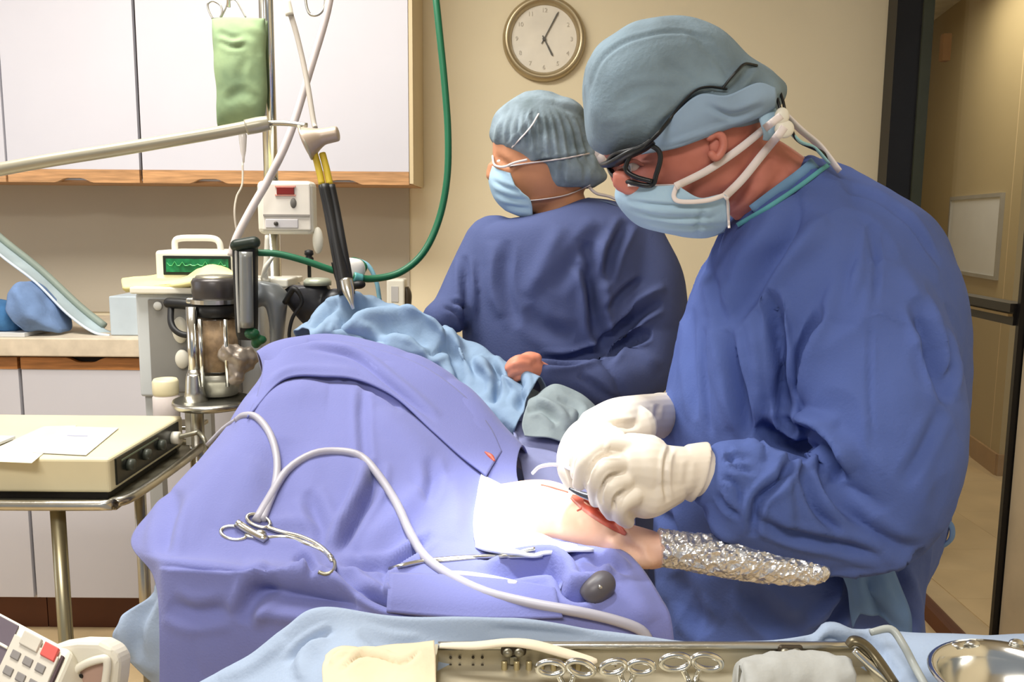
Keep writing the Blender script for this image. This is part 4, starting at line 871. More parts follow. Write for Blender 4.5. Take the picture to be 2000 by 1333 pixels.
obj('drip_chamber', lathe((ax.x, ax.y, at(474, 318, 1.96).z), [(.002, 0), (.003, .012), (.006, .025), (.008, .045), (.009, .06), (.006, .066), (.004, .08)], n=18), mat('clear_grey_plastic', (206, 200, 196), .2, spec=.6), ib, smooth=True)
obj('infusion_line', ptube([(474, 318, 1.96), (473, 360, 1.95), (462, 385, 1.94), (458, 415, 1.93), (462, 450, 1.93), (470, 480, 1.93)], .0022, n=8), mat('clear_line', (196, 186, 172), .3), ib, smooth=True)
# two-line tubing crossing (breathing circuit)
M_wt = mat('white_ribbed_tube', (210, 200, 198), .5)
ht = thing('breathing_tube', at(640, -60, 1.9)[:], 'long white tube running from top of frame diagonally down past the IV pole', 'tube')
obj('tube', ptube([(655, -80, 1.9, .0075), (640, 20, 1.9, .0078), (605, 140, 1.9, .0078), (567, 260, 1.89, .0085), (530, 340, 1.88, .0088), (490, 410, 1.87, .0088), (462, 465, 1.86, .0088), (452, 500, 1.86, .0088)], n=12), M_wt, ht, smooth=True)
t2 = thing('gas_tube', at(560, -60, 1.85)[:], 'thin grey line crossing behind the white tube towards cone-shaped lamp joint', 'tube')
obj('tube', ptube([(553, -60, 1.86, .006), (560, 0, 1.86, .006), (580, 70, 1.86, .0055), (598, 150, 1.85, .0055), (612, 235, 1.83, .0055), (616, 250, 1.82, .005)], n=10), mat('grey_line', (176, 168, 158), .5), t2, smooth=True)
obj('connector', ptube([(560, 0, 1.858, .0075), (566, 30, 1.858, .0085)], n=12), M_ivory, t2, smooth=True)
t3 = obj('coiled_tube', ptube([(596, -20, 1.95), (598, 10, 1.95), (606, 28, 1.95), (622, 28, 1.95), (634, 12, 1.95), (636, -20, 1.95)], .003, n=8), M_steel, smooth=True, label='small loop of clear tubing at top edge above the cone-shaped joint', cat='tube')
# infusion pump on the pole
pm = thing('infusion_pump', (vx(557, 455, 1.97), 1.96, at(557, 458, 1.93).z), 'ivory infusion pump with small red display clamped to the IV pole', 'pump')
obj('housing', pbox(501, 353, 610, 458, 1.93, .055, .012), M_ivory, pm, smooth=False)
obj('face_plate', pbox(512, 358, 606, 450, 1.925, .006, .005), M_grey if 0 else mat('pale_ivory_panel', (232, 226, 216), .4), pm)
obj('display', pbox(540, 366, 574, 380, 1.9205, .006, .001), mat('dark_red_display', (128, 40, 36), .3), pm)
obj('display_frame', join(pbox(537, 363, 577, 366, 1.922, .006), pbox(537, 380, 577, 383, 1.922, .006)), mat('salmon_label', (226, 158, 142), .5), pm)
obj('button', ell(at(573, 397, 1.925), (.007, .004, .011)), mat('grey_button', (110, 106, 100), .4), pm, smooth=True)
obj('door_seam', pbox(514, 419, 604, 423, 1.9215, .006), mat('seam_grey', (150, 144, 138), .5), pm)
obj('lower_panel', pbox(518, 428, 582, 446, 1.9215, .006, .002), mat('pale_grey_label', (206, 202, 204), .5), pm)
obj('knob', ell(at(539, 437, 1.918), (.005, .004, .005)), mat('dark_knob', (70, 66, 62), .4), pm, smooth=True)
obj('side_knob', ell(at(621, 470, 1.95), (.012, .012, .03)), M_ivory, pm, smooth=True)
obj('pole_clamp', box(px_-.03, px_+.03, YP-.016, YP+.02, at(550, 440, YP).z, at(550, 400, YP).z, .004), M_grey, pm)
# ------------------------------------------------------------ lamp arm from the left with cone
M_arm = mat('grey_enamel_arm', (166, 161, 144), .3, .3, var=.04)
la = thing('lamp_arm', at(-330, 400, 1.62)[:], 'grey tubular balance arm reaching in from the left to a cone-shaped joint', 'arm')
obj('arm', ptube([(-480, 428, 1.60, .0125), (0, 331, 1.66, .0125), (250, 289, 1.69, .0125), (430, 258, 1.71, .0118), (520, 240, 1.72, .0118)], n=20), M_arm, la, smooth=True)
obj('sleeve', ptube([(480, 249, 1.705, .0145), (505, 244, 1.71, .015), (525, 240, 1.715, .0135)], n=20), M_arm, la, smooth=True)
obj('rod', ptube([(515, 241, 1.72, .0055), (560, 241, 1.72, .0055), (600, 246, 1.72, .0055)], n=12), M_steel, la, smooth=True)
c0 = at(613, 270, 1.70)
M_cone = mat('warm_grey_cone', (176, 160, 144), .4, .3)
c = loft([(583, 247, 609, 310, 1.70, .028), (588, 248, 614, 309, 1.70, .033), (606, 250, 622, 296, 1.70, .026), (624, 251, 634, 284, 1.70, .018), (640, 249, 646, 280, 1.70, .017), (656, 247, 661, 276, 1.70, .016), (660, 252, 663, 272, 1.70, .012)], n=32)
obj('joint_cone', c, M_cone, la, smooth=True)
obj('cone_lip', tube([(*(at(596+13.5*math.cos(a)*.3-14*math.sin(a)*.0-12*math.sin(a), 278.5+31*math.sin(a)*1.0, 1.70+.03*math.cos(a))), .003) for a in np.linspace(0, 2*math.pi, 17)[:-1]] if 0 else [(*(at(596+13*math.sin(a), 278.5+31.5*math.sin(a), 1.70-.030*math.cos(a))), .003) for a in np.linspace(0, 2*math.pi, 17)[:-1]], n=8, closed=True, cap=False), M_arm, la, smooth=True)
obj('support_post', tube([(*at(-480, 428, 1.60), .02), (at(-480, 428, 1.60).x, 1.60, .0, .02)], n=16, k=1), M_arm, la, smooth=True)
hs = thing('gas_hose', at(690, 560, 1.6)[:], 'black hose with yellow upper end hanging from the cone-shaped joint', 'hose')
M_yel = mat('yellow_hose', (186, 160, 44), .45)
for k_, dx in enumerate((-.0075, .0075)):
    P = [(622, 300, 1.70), (630, 330, 1.69), (637, 362, 1.68)]
    obj('yellow_tube', tube([(*(at(*p)+Vector((dx, 0, 0))), .0065) for p in P], n=10), M_yel, hs, smooth=True)
    P = [(638, 362, 1.68), (648, 410, 1.67), (659, 470, 1.65), (670, 530, 1.64), (677, 575, 1.63)]
    obj('black_tube', tube([(*(at(*p)+Vector((dx*1.1, 0, 0))), .008) for p in P], n=12), M_rub, hs, smooth=True)
    P = [(640, 376, 1.665), (651, 420, 1.655), (663, 484, 1.635), (674, 550, 1.62)]
obj('sheath', tube([(*at(a, b, y), r_) for a, b, y, r_ in [(636, 360, 1.675, .011), (650, 420, 1.665, .0125), (663, 488, 1.645, .0135), (676, 556, 1.625, .0135)]], n=14, flat=(1, .6)), M_rub, hs, smooth=True)
obj('tip', ptube([(676, 548, 1.62, .012), (680, 568, 1.61, .011), (686, 590, 1.60, .005), (690, 604, 1.60, .003)], n=12), M_steel, hs, smooth=True)
# green oxygen hose from the ceiling
gh = thing('oxygen_hose', at(850, 0, 1.95)[:], 'dark green oxygen hose hanging from above and looping to the anaesthesia machine', 'hose')
gp = [(838, -180, 2.05), (848, -40, 2.0), (858, 60, 1.98), (868, 160, 1.97), (875, 260, 1.96), (873, 350, 1.95), (857, 430, 1.94), (826, 495, 1.92), (780, 533, 1.90), (725, 545, 1.88), (690, 540, 1.86)]
obj('hose', ptube([(*p, .0078) for p in gp], n=14), M_green, gh, smooth=True)
hs2 = obj('green_hose', ptube([(*p, .0072) for p in [(670, 534, 1.86), (640, 525, 1.85), (590, 508, 1.84), (540, 496, 1.83), (498, 494, 1.82)]], n=12), M_green, gh, smooth=True)
obj('hose_fitting', ptube([(706, 545, 1.87, .011), (690, 541, 1.86, .011)], n=12), mat('teal_fitting', (88, 158, 160), .4), gh, smooth=True)
obj('thin_green_line', ptube([(700, 548, 1.9, .003), (715, 520, 1.9, .003), (690, 505, 1.9, .003), (672, 520, 1.88, .003)], n=8), M_green, gh, smooth=True)
# ------------------------------------------------------------ anaesthesia machine
am = thing('anaesthesia_machine', (at(340, 700, 2.0).x, 2.05, 0), 'grey anaesthesia machine with absorber canister and monitor left of the patient', 'medical machine')
M_mach = mat('light_grey_enamel', (196, 200, 202), .4, var=.03)
M_mach2 = mat('mid_grey_panel', (132, 130, 126), .5, var=.05)
X0, X1 = at(268, 660, 1.96).x, at(508, 660, 1.96).x
za, zb_ = at(360, 776, 1.96).z, at(360, 574, 1.96).z
obj('cabinet', box(X0, X1, 1.96, 2.36, za, zb_, .006), M_mach, am)
obj('front_panel', pbox(292, 586, 470, 768, 1.954, .008, .003), M_mach2, am)
obj('top_shelf', box(X0-.004, X1, 1.94, 2.38, zb_, zb_+.016, .004), M_ivory, am)
for sx in (X0+.02, X1-.02):
    for sy in (1.99, 2.33): obj('leg', box(sx-.015, sx+.015, sy-.015, sy+.015, .03, za), M_mach, am)
for sx in (X0+.02, X1-.02):
    for sy in (1.99, 2.33): obj('caster', ell((sx, sy, .03), (.014, .03, .03)), M_rub, am, smooth=True)
obj('screw', ell(at(308, 598, 1.95), (.010, .004, .010)), M_grey, am, smooth=True)
obj('gauge', join(ell(at(352, 645, 1.945), (.018, .01, .03)), ell(at(356, 702, 1.945), (.016, .01, .022))), M_ivory, am, smooth=True)
# black bow handle
obj('handle', ptube([(330, 592, 1.93, .012), (372, 596, 1.92, .012), (378, 605, 1.915, .008)], n=12, round_end=True), M_rub, am, smooth=True)
obj('handle_loop', ptube([(334, 598, 1.93, .007), (334, 630, 1.91, .007), (345, 648, 1.90, .007), (365, 655, 1.90, .007), (385, 648, 1.90, .007)], n=10, round_end=True), M_rub, am, smooth=True)
# absorber canister
cxp = at(424, 650, 1.88); yc = 1.88
rr = m2(44, yc)
zof = lambda py: at(424, py, yc).z
obj('canister_head', lathe((cxp.x, yc, 0), [(.01, zof(540)), (rr*.93, zof(543)), (rr*1.02, zof(550)), (rr*1.02, zof(568)), (rr*.98, zof(578)), (rr*.98, zof(584)), (.01, zof(584))], n=40), mat('smoky_ring', (70, 66, 66), .3, .3), am, smooth=True)
obj('canister_lid', lathe((cxp.x, yc, 0), [(.01, zof(536)), (rr*.8, zof(538)), (rr*.86, zof(543)), (rr*.86, zof(548)), (.01, zof(549))], n=40), M_dsteel, am, smooth=True)
obj('chrome_plate', join(lathe((cxp.x, yc, 0), [(.01, zof(583)), (rr*1.08, zof(584)), (rr*1.08, zof(592)), (.01, zof(593))], n=40), pbox(362, 583, 400, 594, 1.87, .03, .004)), M_steel, am, smooth=False)
obj('canister_band', lathe((cxp.x, yc, 0), [(.01, zof(594)), (rr*1.0, zof(595)), (rr*1.02, zof(606)), (rr*1.0, zof(617)), (.01, zof(618))], n=40), M_rub, am, smooth=True)
obj('canister', lathe((cxp.x, yc, 0), [(rr*.9, zof(617)), (rr*.94, zof(622)), (rr*.94, zof(720)), (rr*.9, zof(728)), (.01, zof(729))], n=40), M_clear, am, smooth=True)
obj('absorbent', lathe((cxp.x, yc, 0), [(.01, zof(622)), (rr*.88, zof(624)), (rr*.88, zof(722)), (.01, zof(724))], n=40), mat('tan_granules', (176, 152, 124), .6, var=.2, vs=50), am, smooth=True)
obj('canister_rod', join(*[tube([(at(p, 660, 1.82).x, 1.82, zof(618), .0045), (at(p, 660, 1.82).x, 1.82, zof(745), .0045)], n=8, k=1) for p in (392, 441)]), M_chrome, am, smooth=True)
obj('canister_base', lathe((cxp.x, yc, 0), [(.01, zof(727)), (rr*1.05, zof(729)), (rr*1.0, zof(742)), (rr*.8, zof(770)), (.01, zof(772))], n=36), mat('olive_grey_cast', (150, 148, 136), .4, .4), am, smooth=True)
obj('valve', wob(union([ell(at(465, 705, 1.84), (.030, .026, .035)), ell(at(445, 690, 1.83), (.018, .02, .02)), ell(at(485, 700, 1.85), (.02, .02, .025)), ell(at(460, 735, 1.83), (.022, .02, .018))], .003, 2), .008, 50), mat('cast_metal', (158, 146, 134), .4, .5, var=.15, vs=40), am, smooth=True)
# column, ring tray, bottle
colx = at(378, 700, 1.83).x
st_ = thing('equipment_stand', (colx, 1.83, 0), 'chrome column stand with round tray in front of the anaesthesia machine', 'stand')
zz = lambda py: at(378, py, 1.83).z
obj('column', tube([(colx, 1.83, .05, .016), (colx, 1.83, zz(730), .016)], n=20, k=1), M_steel, st_, smooth=True)
obj('upper_column', tube([(colx, 1.83, zz(780), .0115), (colx, 1.83, zz(600), .0115)], n=20, k=1), M_chrome, st_, smooth=True)
obj('collar', lathe((colx, 1.83, 0), [(.002, zz(786)), (.026, zz(784)), (.020, zz(765)), (.017, zz(735)), (.012, zz(722)), (.002, zz(721))], n=28), M_steel, st_, smooth=True)
trc = at(415, 786, 1.83)
obj('tray', lathe((trc.x, 1.83, 0), [(.002, zz(784)), (.077, zz(783)), (.080, zz(779)), (.083, zz(786)), (.078, zz(793)), (.002, zz(795))], n=44), M_steel, st_, smooth=True)
for a in range(5):
    t = a*2*math.pi/5; obj('leg', tube([(colx, 1.83, .07, .014), (colx+.22*math.cos(t), 1.83+.22*math.sin(t), .03, .012)], n=10, k=1, round_end=True), M_dsteel, st_, smooth=True)
obj('label_strip', pbox(362, 800, 372, 870, 1.815, .004), M_ivory, st_)
bt = thing('bottle', (at(325, 770, 1.86).x, 1.88, at(325, 818, 1.86).z), 'small white jar with ridged lid beside the stand column', 'bottle')
b0 = at(325, 790, 1.87); zc = lambda py: at(325, py, 1.87).z
obj('jar', lathe((b0.x, 1.87, 0), [(.002, zc(825)), (.026, zc(824)), (.028, zc(815)), (.028, zc(775)), (.024, zc(770)), (.002, zc(770))], n=32), mat('white_jar', (218, 208, 206), .5), bt, smooth=True)
obj('lid', lathe((b0.x, 1.87, 0), [(.002, zc(772)), (.026, zc(771)), (.0275, zc(766)), (.0275, zc(745)), (.024, zc(740)), (.016, zc(741)), (.014, zc(744)), (.002, zc(744))], n=36), M_beige, bt, smooth=True)
# jar stands on a small wire shelf of the stand
obj('side_shelf', box(b0.x-.04, colx, 1.835, 1.905, zc(830)-.004, zc(826), .002), M_steel, st_)
# vertical bellows housing: black back with grey cylinder
obj('ventilator_frame', loft([(458, 478, 500, 468, 1.80, .016), (456, 490, 502, 478, 1.80, .02), (458, 560, 502, 560, 1.80, .02), (462, 640, 502, 640, 1.80, .02), (466, 662, 498, 664, 1.80, .014)], e=3.4), M_rub, am, smooth=True)
obj('flow_tube', ptube([(480, 492, 1.772, .0135), (481, 560, 1.772, .0138), (482, 640, 1.772, .0138)], n=18), mat('grey_cylinder', (140, 142, 140), .3, .4), am, smooth=True)
obj('frame_edge', ptube([(461, 486, 1.78, .003), (463, 560, 1.78, .003), (467, 650, 1.78, .003)], n=8), M_grey, am, smooth=True)
obj('frame_cap', ptube([(462, 480, 1.785, .013), (496, 474, 1.785, .013)], n=12, round_end=True), mat('dark_green_black', (30, 42, 34), .4), am, smooth=True)
obj('green_connector', union([ell(at(492, 652, 1.78), (.016, .014, .012)), ell(at(508, 664, 1.79), (.014, .012, .010)), ell(at(500, 670, 1.79), (.010, .012, .012))], .003, 2), mat('deep_green_plastic', (26, 84, 52), .4), am, smooth=True)
# manifold and vaporiser on the right
obj('manifold', union([loft([(500, 548, 545, 556, 1.86, .02), (505, 575, 562, 575, 1.86, .03), (520, 600, 560, 600, 1.86, .03), (528, 640, 556, 640, 1.86, .025), (528, 676, 552, 676, 1.86, .02)]), tpx([(500, 590, 1.85, .014), (520, 580, 1.85, .018), (548, 590, 1.85, .016)])], .004, 3), mat('blue_grey_cast', (124, 128, 130), .4, .3), am, smooth=True)
obj('curved_lever', ptube([(556, 592, 1.84, .006), (575, 565, 1.83, .006), (590, 590, 1.83, .004), (572, 620, 1.83, .004), (565, 650, 1.83, .004), (567, 672, 1.83, .004)], n=8), M_rub, am, smooth=True)
obj('tray_shelf', pbox(498, 545, 562, 562, 1.88, .095, .004), M_ivory, am)
obj('syringe', ptube([(522, 460, 1.9, .005), (520, 510, 1.89, .006), (518, 545, 1.88, .007), (528, 548, 1.88, .004)], n=10), M_ivory, am, smooth=True)
obj('syringe', ptube([(512, 545, 1.88, .004), (520, 522, 1.87, .006), (535, 500, 1.87, .003)], n=10), M_ivory, am, smooth=True)
obj('vaporiser_body', union([loft([(565, 560, 640, 553, 1.92, .035), (560, 585, 650, 580, 1.92, .04), (575, 610, 655, 600, 1.92, .04), (600, 640, 650, 625, 1.92, .03)], e=2.6), tpx([(560, 580, 1.9, .016), (575, 572, 1.9, .018)]), ell(at(655, 590, 1.9), (.03, .03, .03))], .005, 3), mat('charcoal_casting', (46, 46, 52), .4, var=.3, vs=20), am, smooth=True)
obj('vaporiser_dial', lathe((at(620, 550, 1.9).x, 1.9, at(620, 558, 1.9).z), [(.002, 0), (.030, .001), (.030, .010), (.024, .016), (.002, .018)], n=30), mat('sage_metal', (164, 168, 150), .4, .3), am, smooth=True)
obj('vaporiser_knob', lathe((at(604, 520, 1.9).x, 1.9, at(604, 542, 1.9).z), [(.002, 0), (.004, 0), (.004, .03), (.009, .031), (.010, .042), (.006, .046), (.010, .050), (.009, .058), (.002, .06)], n=20), M_rub, am, smooth=True)
obj('inspection_lamp', union([loft([(650, 505, 668, 502, 1.88, .012), (660, 520, 705, 508, 1.88, .02), (668, 545, 714, 528, 1.88, .02), (684, 556, 708, 548, 1.88, .012)])], .003, 2), mat('white_dome', (222, 220, 216), .3), am, smooth=True)
obj('dome_arm', ptube([(652, 512, 1.85, .006), (658, 535, 1.85, .007), (668, 556, 1.85, .010)], n=10), M_rub, am, smooth=True)
obj('black_fitting', union([ell(at(700, 556, 1.86), (.016, .014, .010)), ell(at(676, 562, 1.86), (.02, .014, .014))], .003, 2), M_rub, am, smooth=True)
obj('pale_hose', ptube([(700, 508, 1.95, .004), (720, 520, 1.95, .005), (735, 550, 1.95, .005), (742, 590, 1.95, .005)], n=10), mat('light_blue_hose', (134, 186, 206), .4), am, smooth=True)
# pump bottle and white box at right end of the counter
sb = thing('dispenser', (at(778, 600, 2.56).x, 2.58, ztop), 'white boxy dispenser with black side handle at right end of the worktop', 'dispenser')
zdd = lambda py: at(776, py, 2.56).z
obj('housing', box(at(755, 580, 2.56).x, at(790, 580, 2.56).x, 2.56, 2.63, ztop+.0005, zdd(546), .006), M_ivory, sb)
obj('label', pbox(764, 560, 778, 590, 2.558, .003), mat('blue_grey_print', (188, 186, 184), .5), sb)
obj('handle', loft([(788, 562, 798, 560, 2.59, .015), (788, 570, 804, 575, 2.59, .02), (788, 600, 803, 600, 2.59, .02)]), mat('olive_black', (64, 54, 42), .5), sb, smooth=True)
# monitor on the machine
mo = thing('patient_monitor', (at(375, 545, 2.1).x, 2.16, zb_+.016), 'white patient monitor with green display and carry handle on top of grey machine', 'monitor')
mz = lambda py: at(375, py, 2.1).z
mx0, mx1 = at(303, 520, 2.1).x, at(455, 520, 2.1).x
obj('housing', box(mx0, mx1, 2.1, 2.26, zb_+.017, mz(490), .008), M_ivory, mo)
obj('bezel', pbox(318, 500, 450, 538, 2.096, .006, .002), mat('dark_bezel', (34, 40, 34), .3), mo)
M_scr = mat('green_screen', (26, 104, 62), .3, var=.3, vs=40, emit=.35, c2=(14, 50, 30)); obj('screen', pbox(324, 506, 446, 532, 2.0945, .003), M_scr, mo)
M_trace = mat('green_trace', (70, 160, 100), .3, emit=.1)
obj('trace', tube([(*at(326+i*5, 519-(rng.random()*9 if i % 3 == 0 else 0), 2.093), .0012) for i in range(24)], n=5, k=1), M_trace, mo)
obj('handle', tube([(*at(a, b, 2.17), .008) for a, b in [(342, 492), (342, 472), (352, 466), (380, 465), (415, 466), (428, 474), (432, 492)]], n=10, flat=(1, 1)), M_ivory, mo, smooth=True)
# box with yellow cloth
bb = obj('cardboard_box' if 0 else 'storage_box', pbox(213, 564, 320, 641, 2.54, .2, .004), mat('pale_blue_box', (186, 198, 206), .6, var=.05), label='pale blue box standing on the worktop left of grey machine', cat='box')
bb.location.z = ztop+.0005
yc_ = [[(245, 546, 2.2), (300, 540, 2.2), (360, 532, 2.2), (410, 522, 2.15), (448, 530, 2.1)], [(238, 550, 2.05), (300, 548, 2.05), (360, 546, 2.02), (405, 530, 1.98), (460, 538, 1.95)], [(240, 562, 1.97), (300, 560, 1.96), (350, 556, 1.94), (395, 548, 1.92), (450, 542, 1.90)], [(246, 568, 1.99), (300, 566, 1.985), (350, 562, 1.97), (395, 554, 1.95), (450, 548, 1.93)]]
M_ycl = mat('pale_yellow_cloth', (222, 212, 150), .85, bump=.3)
obj('yellow_cloth', wob(strokes(sheet(yc_, 12), [('v', [(300, 548), (360, 542), (420, 530)], 4, .006), ('r', [(380, 545), (420, 525), (450, 530)], 5, .006)], facing='flip'), .004, 20), M_ycl, smooth=True, label='pale yellow folded cloth lying on top of grey machine in front of monitor', cat='cloth', mods=[('SOLIDIFY', dict(thickness=.008, offset=0))])
# ------------------------------------------------------------ items on the worktop, left
M_btw = mat('blue_towel', (112, 138, 180), .95, var=.12, vs=14, bump=.5, bs=120)
M_btw2 = mat('deep_blue_towel', (64, 112, 160), .95, var=.12, vs=14, bump=.5, bs=120)
def wtl(rows, Y): return rows
g = loft([(22, 600, 60, 654, 2.55-.02, .05), (28, 572, 90, 654, 2.55, .07), (50, 556, 112, 654, 2.56, .08), (85, 580, 128, 656, 2.57, .07), (112, 612, 130, 650, 2.57, .05)], n=48, k=10, e=2.5)
g = strokes(g, [('v', [(32, 615), (55, 585), (95, 592)], 4, .012), ('v', [(45, 648), (62, 610), (105, 608)], 4, .012), ('r', [(36, 595), (60, 570), (95, 580)], 5, .008), ('v', [(60, 652), (85, 628), (118, 622)], 4, .012), ('v', [(70, 600), (85, 620), (90, 650)], 4, .008)])
t_ = obj('towel_bundle', wob(g, .006, 25), M_btw, smooth=True, label='crumpled blue towel bundle on the worktop under slanted pouch', cat='towel')
g = loft([(-120, 600, -120, 650, 2.56, .05), (-40, 590, -40, 652, 2.56, .06), (20, 596, 20, 654, 2.56, .06), (44, 622, 44, 654, 2.56, .04)], n=40, k=8, e=2.8)
t2_ = obj('folded_towel', wob(strokes(g, [('v', [(0, 610), (30, 625)], 5, .005)]), .004, 20), M_btw2, smooth=True, label='dark teal folded towel at left edge of the worktop', cat='towel')
for o_ in (t_, t2_): o_.location.z = ztop+.006
obj('paper_tray', pbox(-150, 652, 48, 660, 2.49, .14, .001), M_paper, label='thin white tray under the blue towels at left edge', cat='tray').location.z = ztop+.0006
pn_ = [[(-60, 415, 2.72), (0, 470, 2.70), (75, 530, 2.68), (150, 600, 2.66), (200, 640, 2.64), (218, 650, 2.62)],
       [(-60, 440, 2.62), (0, 498, 2.60), (70, 552, 2.58), (130, 612, 2.56), (180, 648, 2.55), (214, 656, 2.54)]]
pn_ = [pn_[0], [tuple(np.array(a)*.5+np.array(b)*.5+[-6, 6, 0]) for a, b in zip(*pn_)], pn_[1]]
M_pouch = mat('pale_sterile_pouch', (176, 192, 198), .35, var=.1, vs=10, spec=.6)
pch = obj('sterile_pouch', sheet(pn_, 10), M_pouch, smooth=True, label='long pale sterile pouch leaning diagonally over blue towels on the worktop', cat='pouch', mods=[('SOLIDIFY', dict(thickness=.004, offset=0))])
obj('pouch_seam', tube([(*(at(*p)), .004) for p in pn_[2]], n=8), mat('white_seam', (206, 220, 232), .4), pch, smooth=True)
obj('wrapped_instrument', tube([(*(at(p[0]+4, p[1]-3, p[2])), .011) for p in pn_[0][:5]], n=10), mat('grey_green_wrap', (138, 150, 140), .5), pch, smooth=True)
# ------------------------------------------------------------ cart with electrosurgical unit
CZ = .775
ca = thing('instrument_cart', (-.98, 1.6, 0), 'stainless tube-frame cart at left carrying beige unit', 'cart')
fx0, fx1, fy0, fy1 = -1.33, -.665, 1.43, 1.86
R_ = [(fx0, fy0, CZ), (fx1-.08, fy0, CZ), (fx1-.02, fy0+.02, CZ), (fx1, fy0+.08, CZ), (fx1, fy1-.05, CZ+.0), (fx1-.02, fy1-.01, CZ), (fx1-.08, fy1, CZ), (fx0, fy1, CZ)]
obj('rail', tube([(*p, .009) for p in R_], n=14, closed=False, k=5), M_steel, ca, smooth=True)
obj('shelf', box(fx0, fx1-.012, fy0+.012, fy1-.012, CZ-.012, CZ-.002, .002), M_dsteel, ca)
lx = at(118, 1080, 1.47).x
obj('leg', tube([(lx, 1.47, CZ-.012, .0125), (lx, 1.47, .06, .0125)], n=18, k=1), mat('olive_steel', (168, 160, 132), .3, .8), ca, smooth=True)
obj('leg', tube([(fx0+.1, 1.5, CZ-.012, .0125), (fx0+.1, 1.5, .06, .0125)], n=18, k=1), M_steel, ca, smooth=True)
obj('leg', tube([(lx, 1.80, CZ-.012, .0125), (lx, 1.80, .06, .0125)], n=18, k=1), M_steel, ca, smooth=True)
obj('foot_bar', join(tube([(fx0, 1.47, .07, .012), (fx1-.02, 1.47, .07, .012)], n=12, k=1), tube([(fx0, 1.80, .07, .012), (fx1-.02, 1.80, .07, .012)], n=12, k=1)), M_dsteel, ca, smooth=True)
for yy in (1.47, 1.8):
    for xx in (fx0+.05, fx1-.05): obj('caster', ell((xx, yy, .03), (.012, .03, .03)), M_rub, ca, smooth=True)
obj('drip_hook', tube([(*at(341, 862, 1.80), .006), (*at(344, 880, 1.80), .006), (*at(342, 900, 1.80), .004), (*at(336, 915, 1.80), .006)], n=10, round_end=True), M_steel, ca, smooth=True)
obj('hook_ball', ell(at(341, 868, 1.79), (.014, .012, .012)), M_steel, ca, smooth=True)
es = thing('electrosurgical_unit', (-.95, 1.62, CZ), 'beige flat electrosurgical unit with dark control panel on the cart', 'medical device')
ex0, ex1, ey0, ey1 = -1.29, -.695, 1.462, 1.80; EZ = CZ+.012
obj('housing', box(ex0, ex1, ey0, ey1, EZ, EZ+.062, .006), M_beige, es)
obj('base_plate', box(ex0+.01, ex1-.01, ey0+.01, ey1-.01, CZ-.001, EZ), M_black, es)
cpn = obj('control_panel', box(ex1-.002, ex1+.003, ey0+.02, ey1-.03, EZ+.008, EZ+.056, .0015), mat('black_panel', (26, 30, 26), .25), es)
for i, y_ in enumerate((1.53, 1.60, 1.67)): obj('panel_knob', lathe((ex1+.003, y_, EZ+.032), [(.001, 0), (.011, 0), (.010, .010), (.001, .011)], n=18, ax=(1, 0, 0)), mat('dark_grey_knob', (70, 74, 66), .4), cpn, smooth=True)
obj('socket', lathe((ex1+.003, 1.735, EZ+.03), [(.001, 0), (.013, 0), (.013, .014), (.008, .015), (.001, .015)], n=18, ax=(1, 0, 0)), M_ivory, cpn, smooth=True)
obj('panel_text_strip', box(ex1+.0028, ex1+.004, ey0+.04, ey0+.2, EZ+.046, EZ+.049), mat('pale_green_print', (120, 132, 110), .5), cpn)
obj('power_cord', tube([(ex1+.01, 1.735, EZ+.03, .005), (ex1+.05, 1.74, EZ+.04, .005), (*at(385, 845, 1.75), .005), (*at(398, 858, 1.72), .005), (*at(410, 900, 1.72), .005)], n=10), M_dsteel, es, smooth=True)
def onz(px, py, z):
    d = RM @ Vector(((px-CX)/F, (CY-py)/F, -1)); return CAM+d*((z-H)/d.z)
pz = EZ+.0635
def sheetz(c, z, t=.0012): return slab([onz(a, b, z) for a, b in c], (0, 0, -t))
obj('note_paper', sheetz([(128, 833), (232, 836), (168, 889), (64, 884)], pz+.0012), M_paper, label='small white paper note lying on right half of beige unit', cat='paper')
obj('form_paper', sheetz([(85, 833), (150, 831), (62, 905), (-60, 900)], pz+.0001, .0004), mat('cream_paper', (226, 220, 196), .7), label='larger cream paper sheet lying on left half of beige unit', cat='paper')
obj('booklet', sheetz([(-60, 850), (30, 852), (-10, 868), (-80, 872)], pz+.006, .005), mat('grey_white_booklet', (206, 208, 210), .6), label='grey-white booklet at far left edge on beige unit', cat='booklet')
obj('print_line', sheetz([(132, 850), (172, 851), (170, 853), (130, 852)], pz+.0016, .0003), mat('faint_blue_print', (164, 166, 186), .6), bpy.data.objects['note_paper'])
# ------------------------------------------------------------ pump with keypad at lower left corner
kp = thing('monitoring_unit', at(30, 1420, .75)[:], 'cream bedside unit with dark screen, keypad and moulded handle at lower left corner', 'medical device')
c4 = [at(-120, 1132, .86), at(138, 1268, .74), at(50, 1470, .66), at(-220, 1320, .76)]
nrm = ((c4[1]-c4[0]).cross(c4[3]-c4[0])).normalized(); nrm = nrm if nrm.dot(CAM-c4[0]) > 0 else -nrm
def sf(u, v): return (c4[0]*(1-u)+c4[1]*u)*(1-v)+(c4[3]*(1-u)+c4[2]*u)*v
def panel(u0, v0, u1, v1, h0, h1): return slab([sf(u0, v0)+nrm*h1, sf(u1, v0)+nrm*h1, sf(u1, v1)+nrm*h1, sf(u0, v1)+nrm*h1], -nrm*(h1-h0))
def slabobj(nm, g, m, p, b=.003): return obj(nm, g, m, p, mods=[('BEVEL', dict(width=b, segments=3))])
hb = slabobj('housing', panel(-.1, 0, 1, 1.1, -.05, 0), M_ivory, kp, .006)
slabobj('bezel', panel(0, .04, .66, .98, 0, .002), mat('mauve_bezel', (92, 82, 92), .4), kp, .0015)
slabobj('keypad', panel(.66, .13, .965, .98, 0, .0025), mat('pale_keypad', (196, 190, 178), .5), kp, .001)
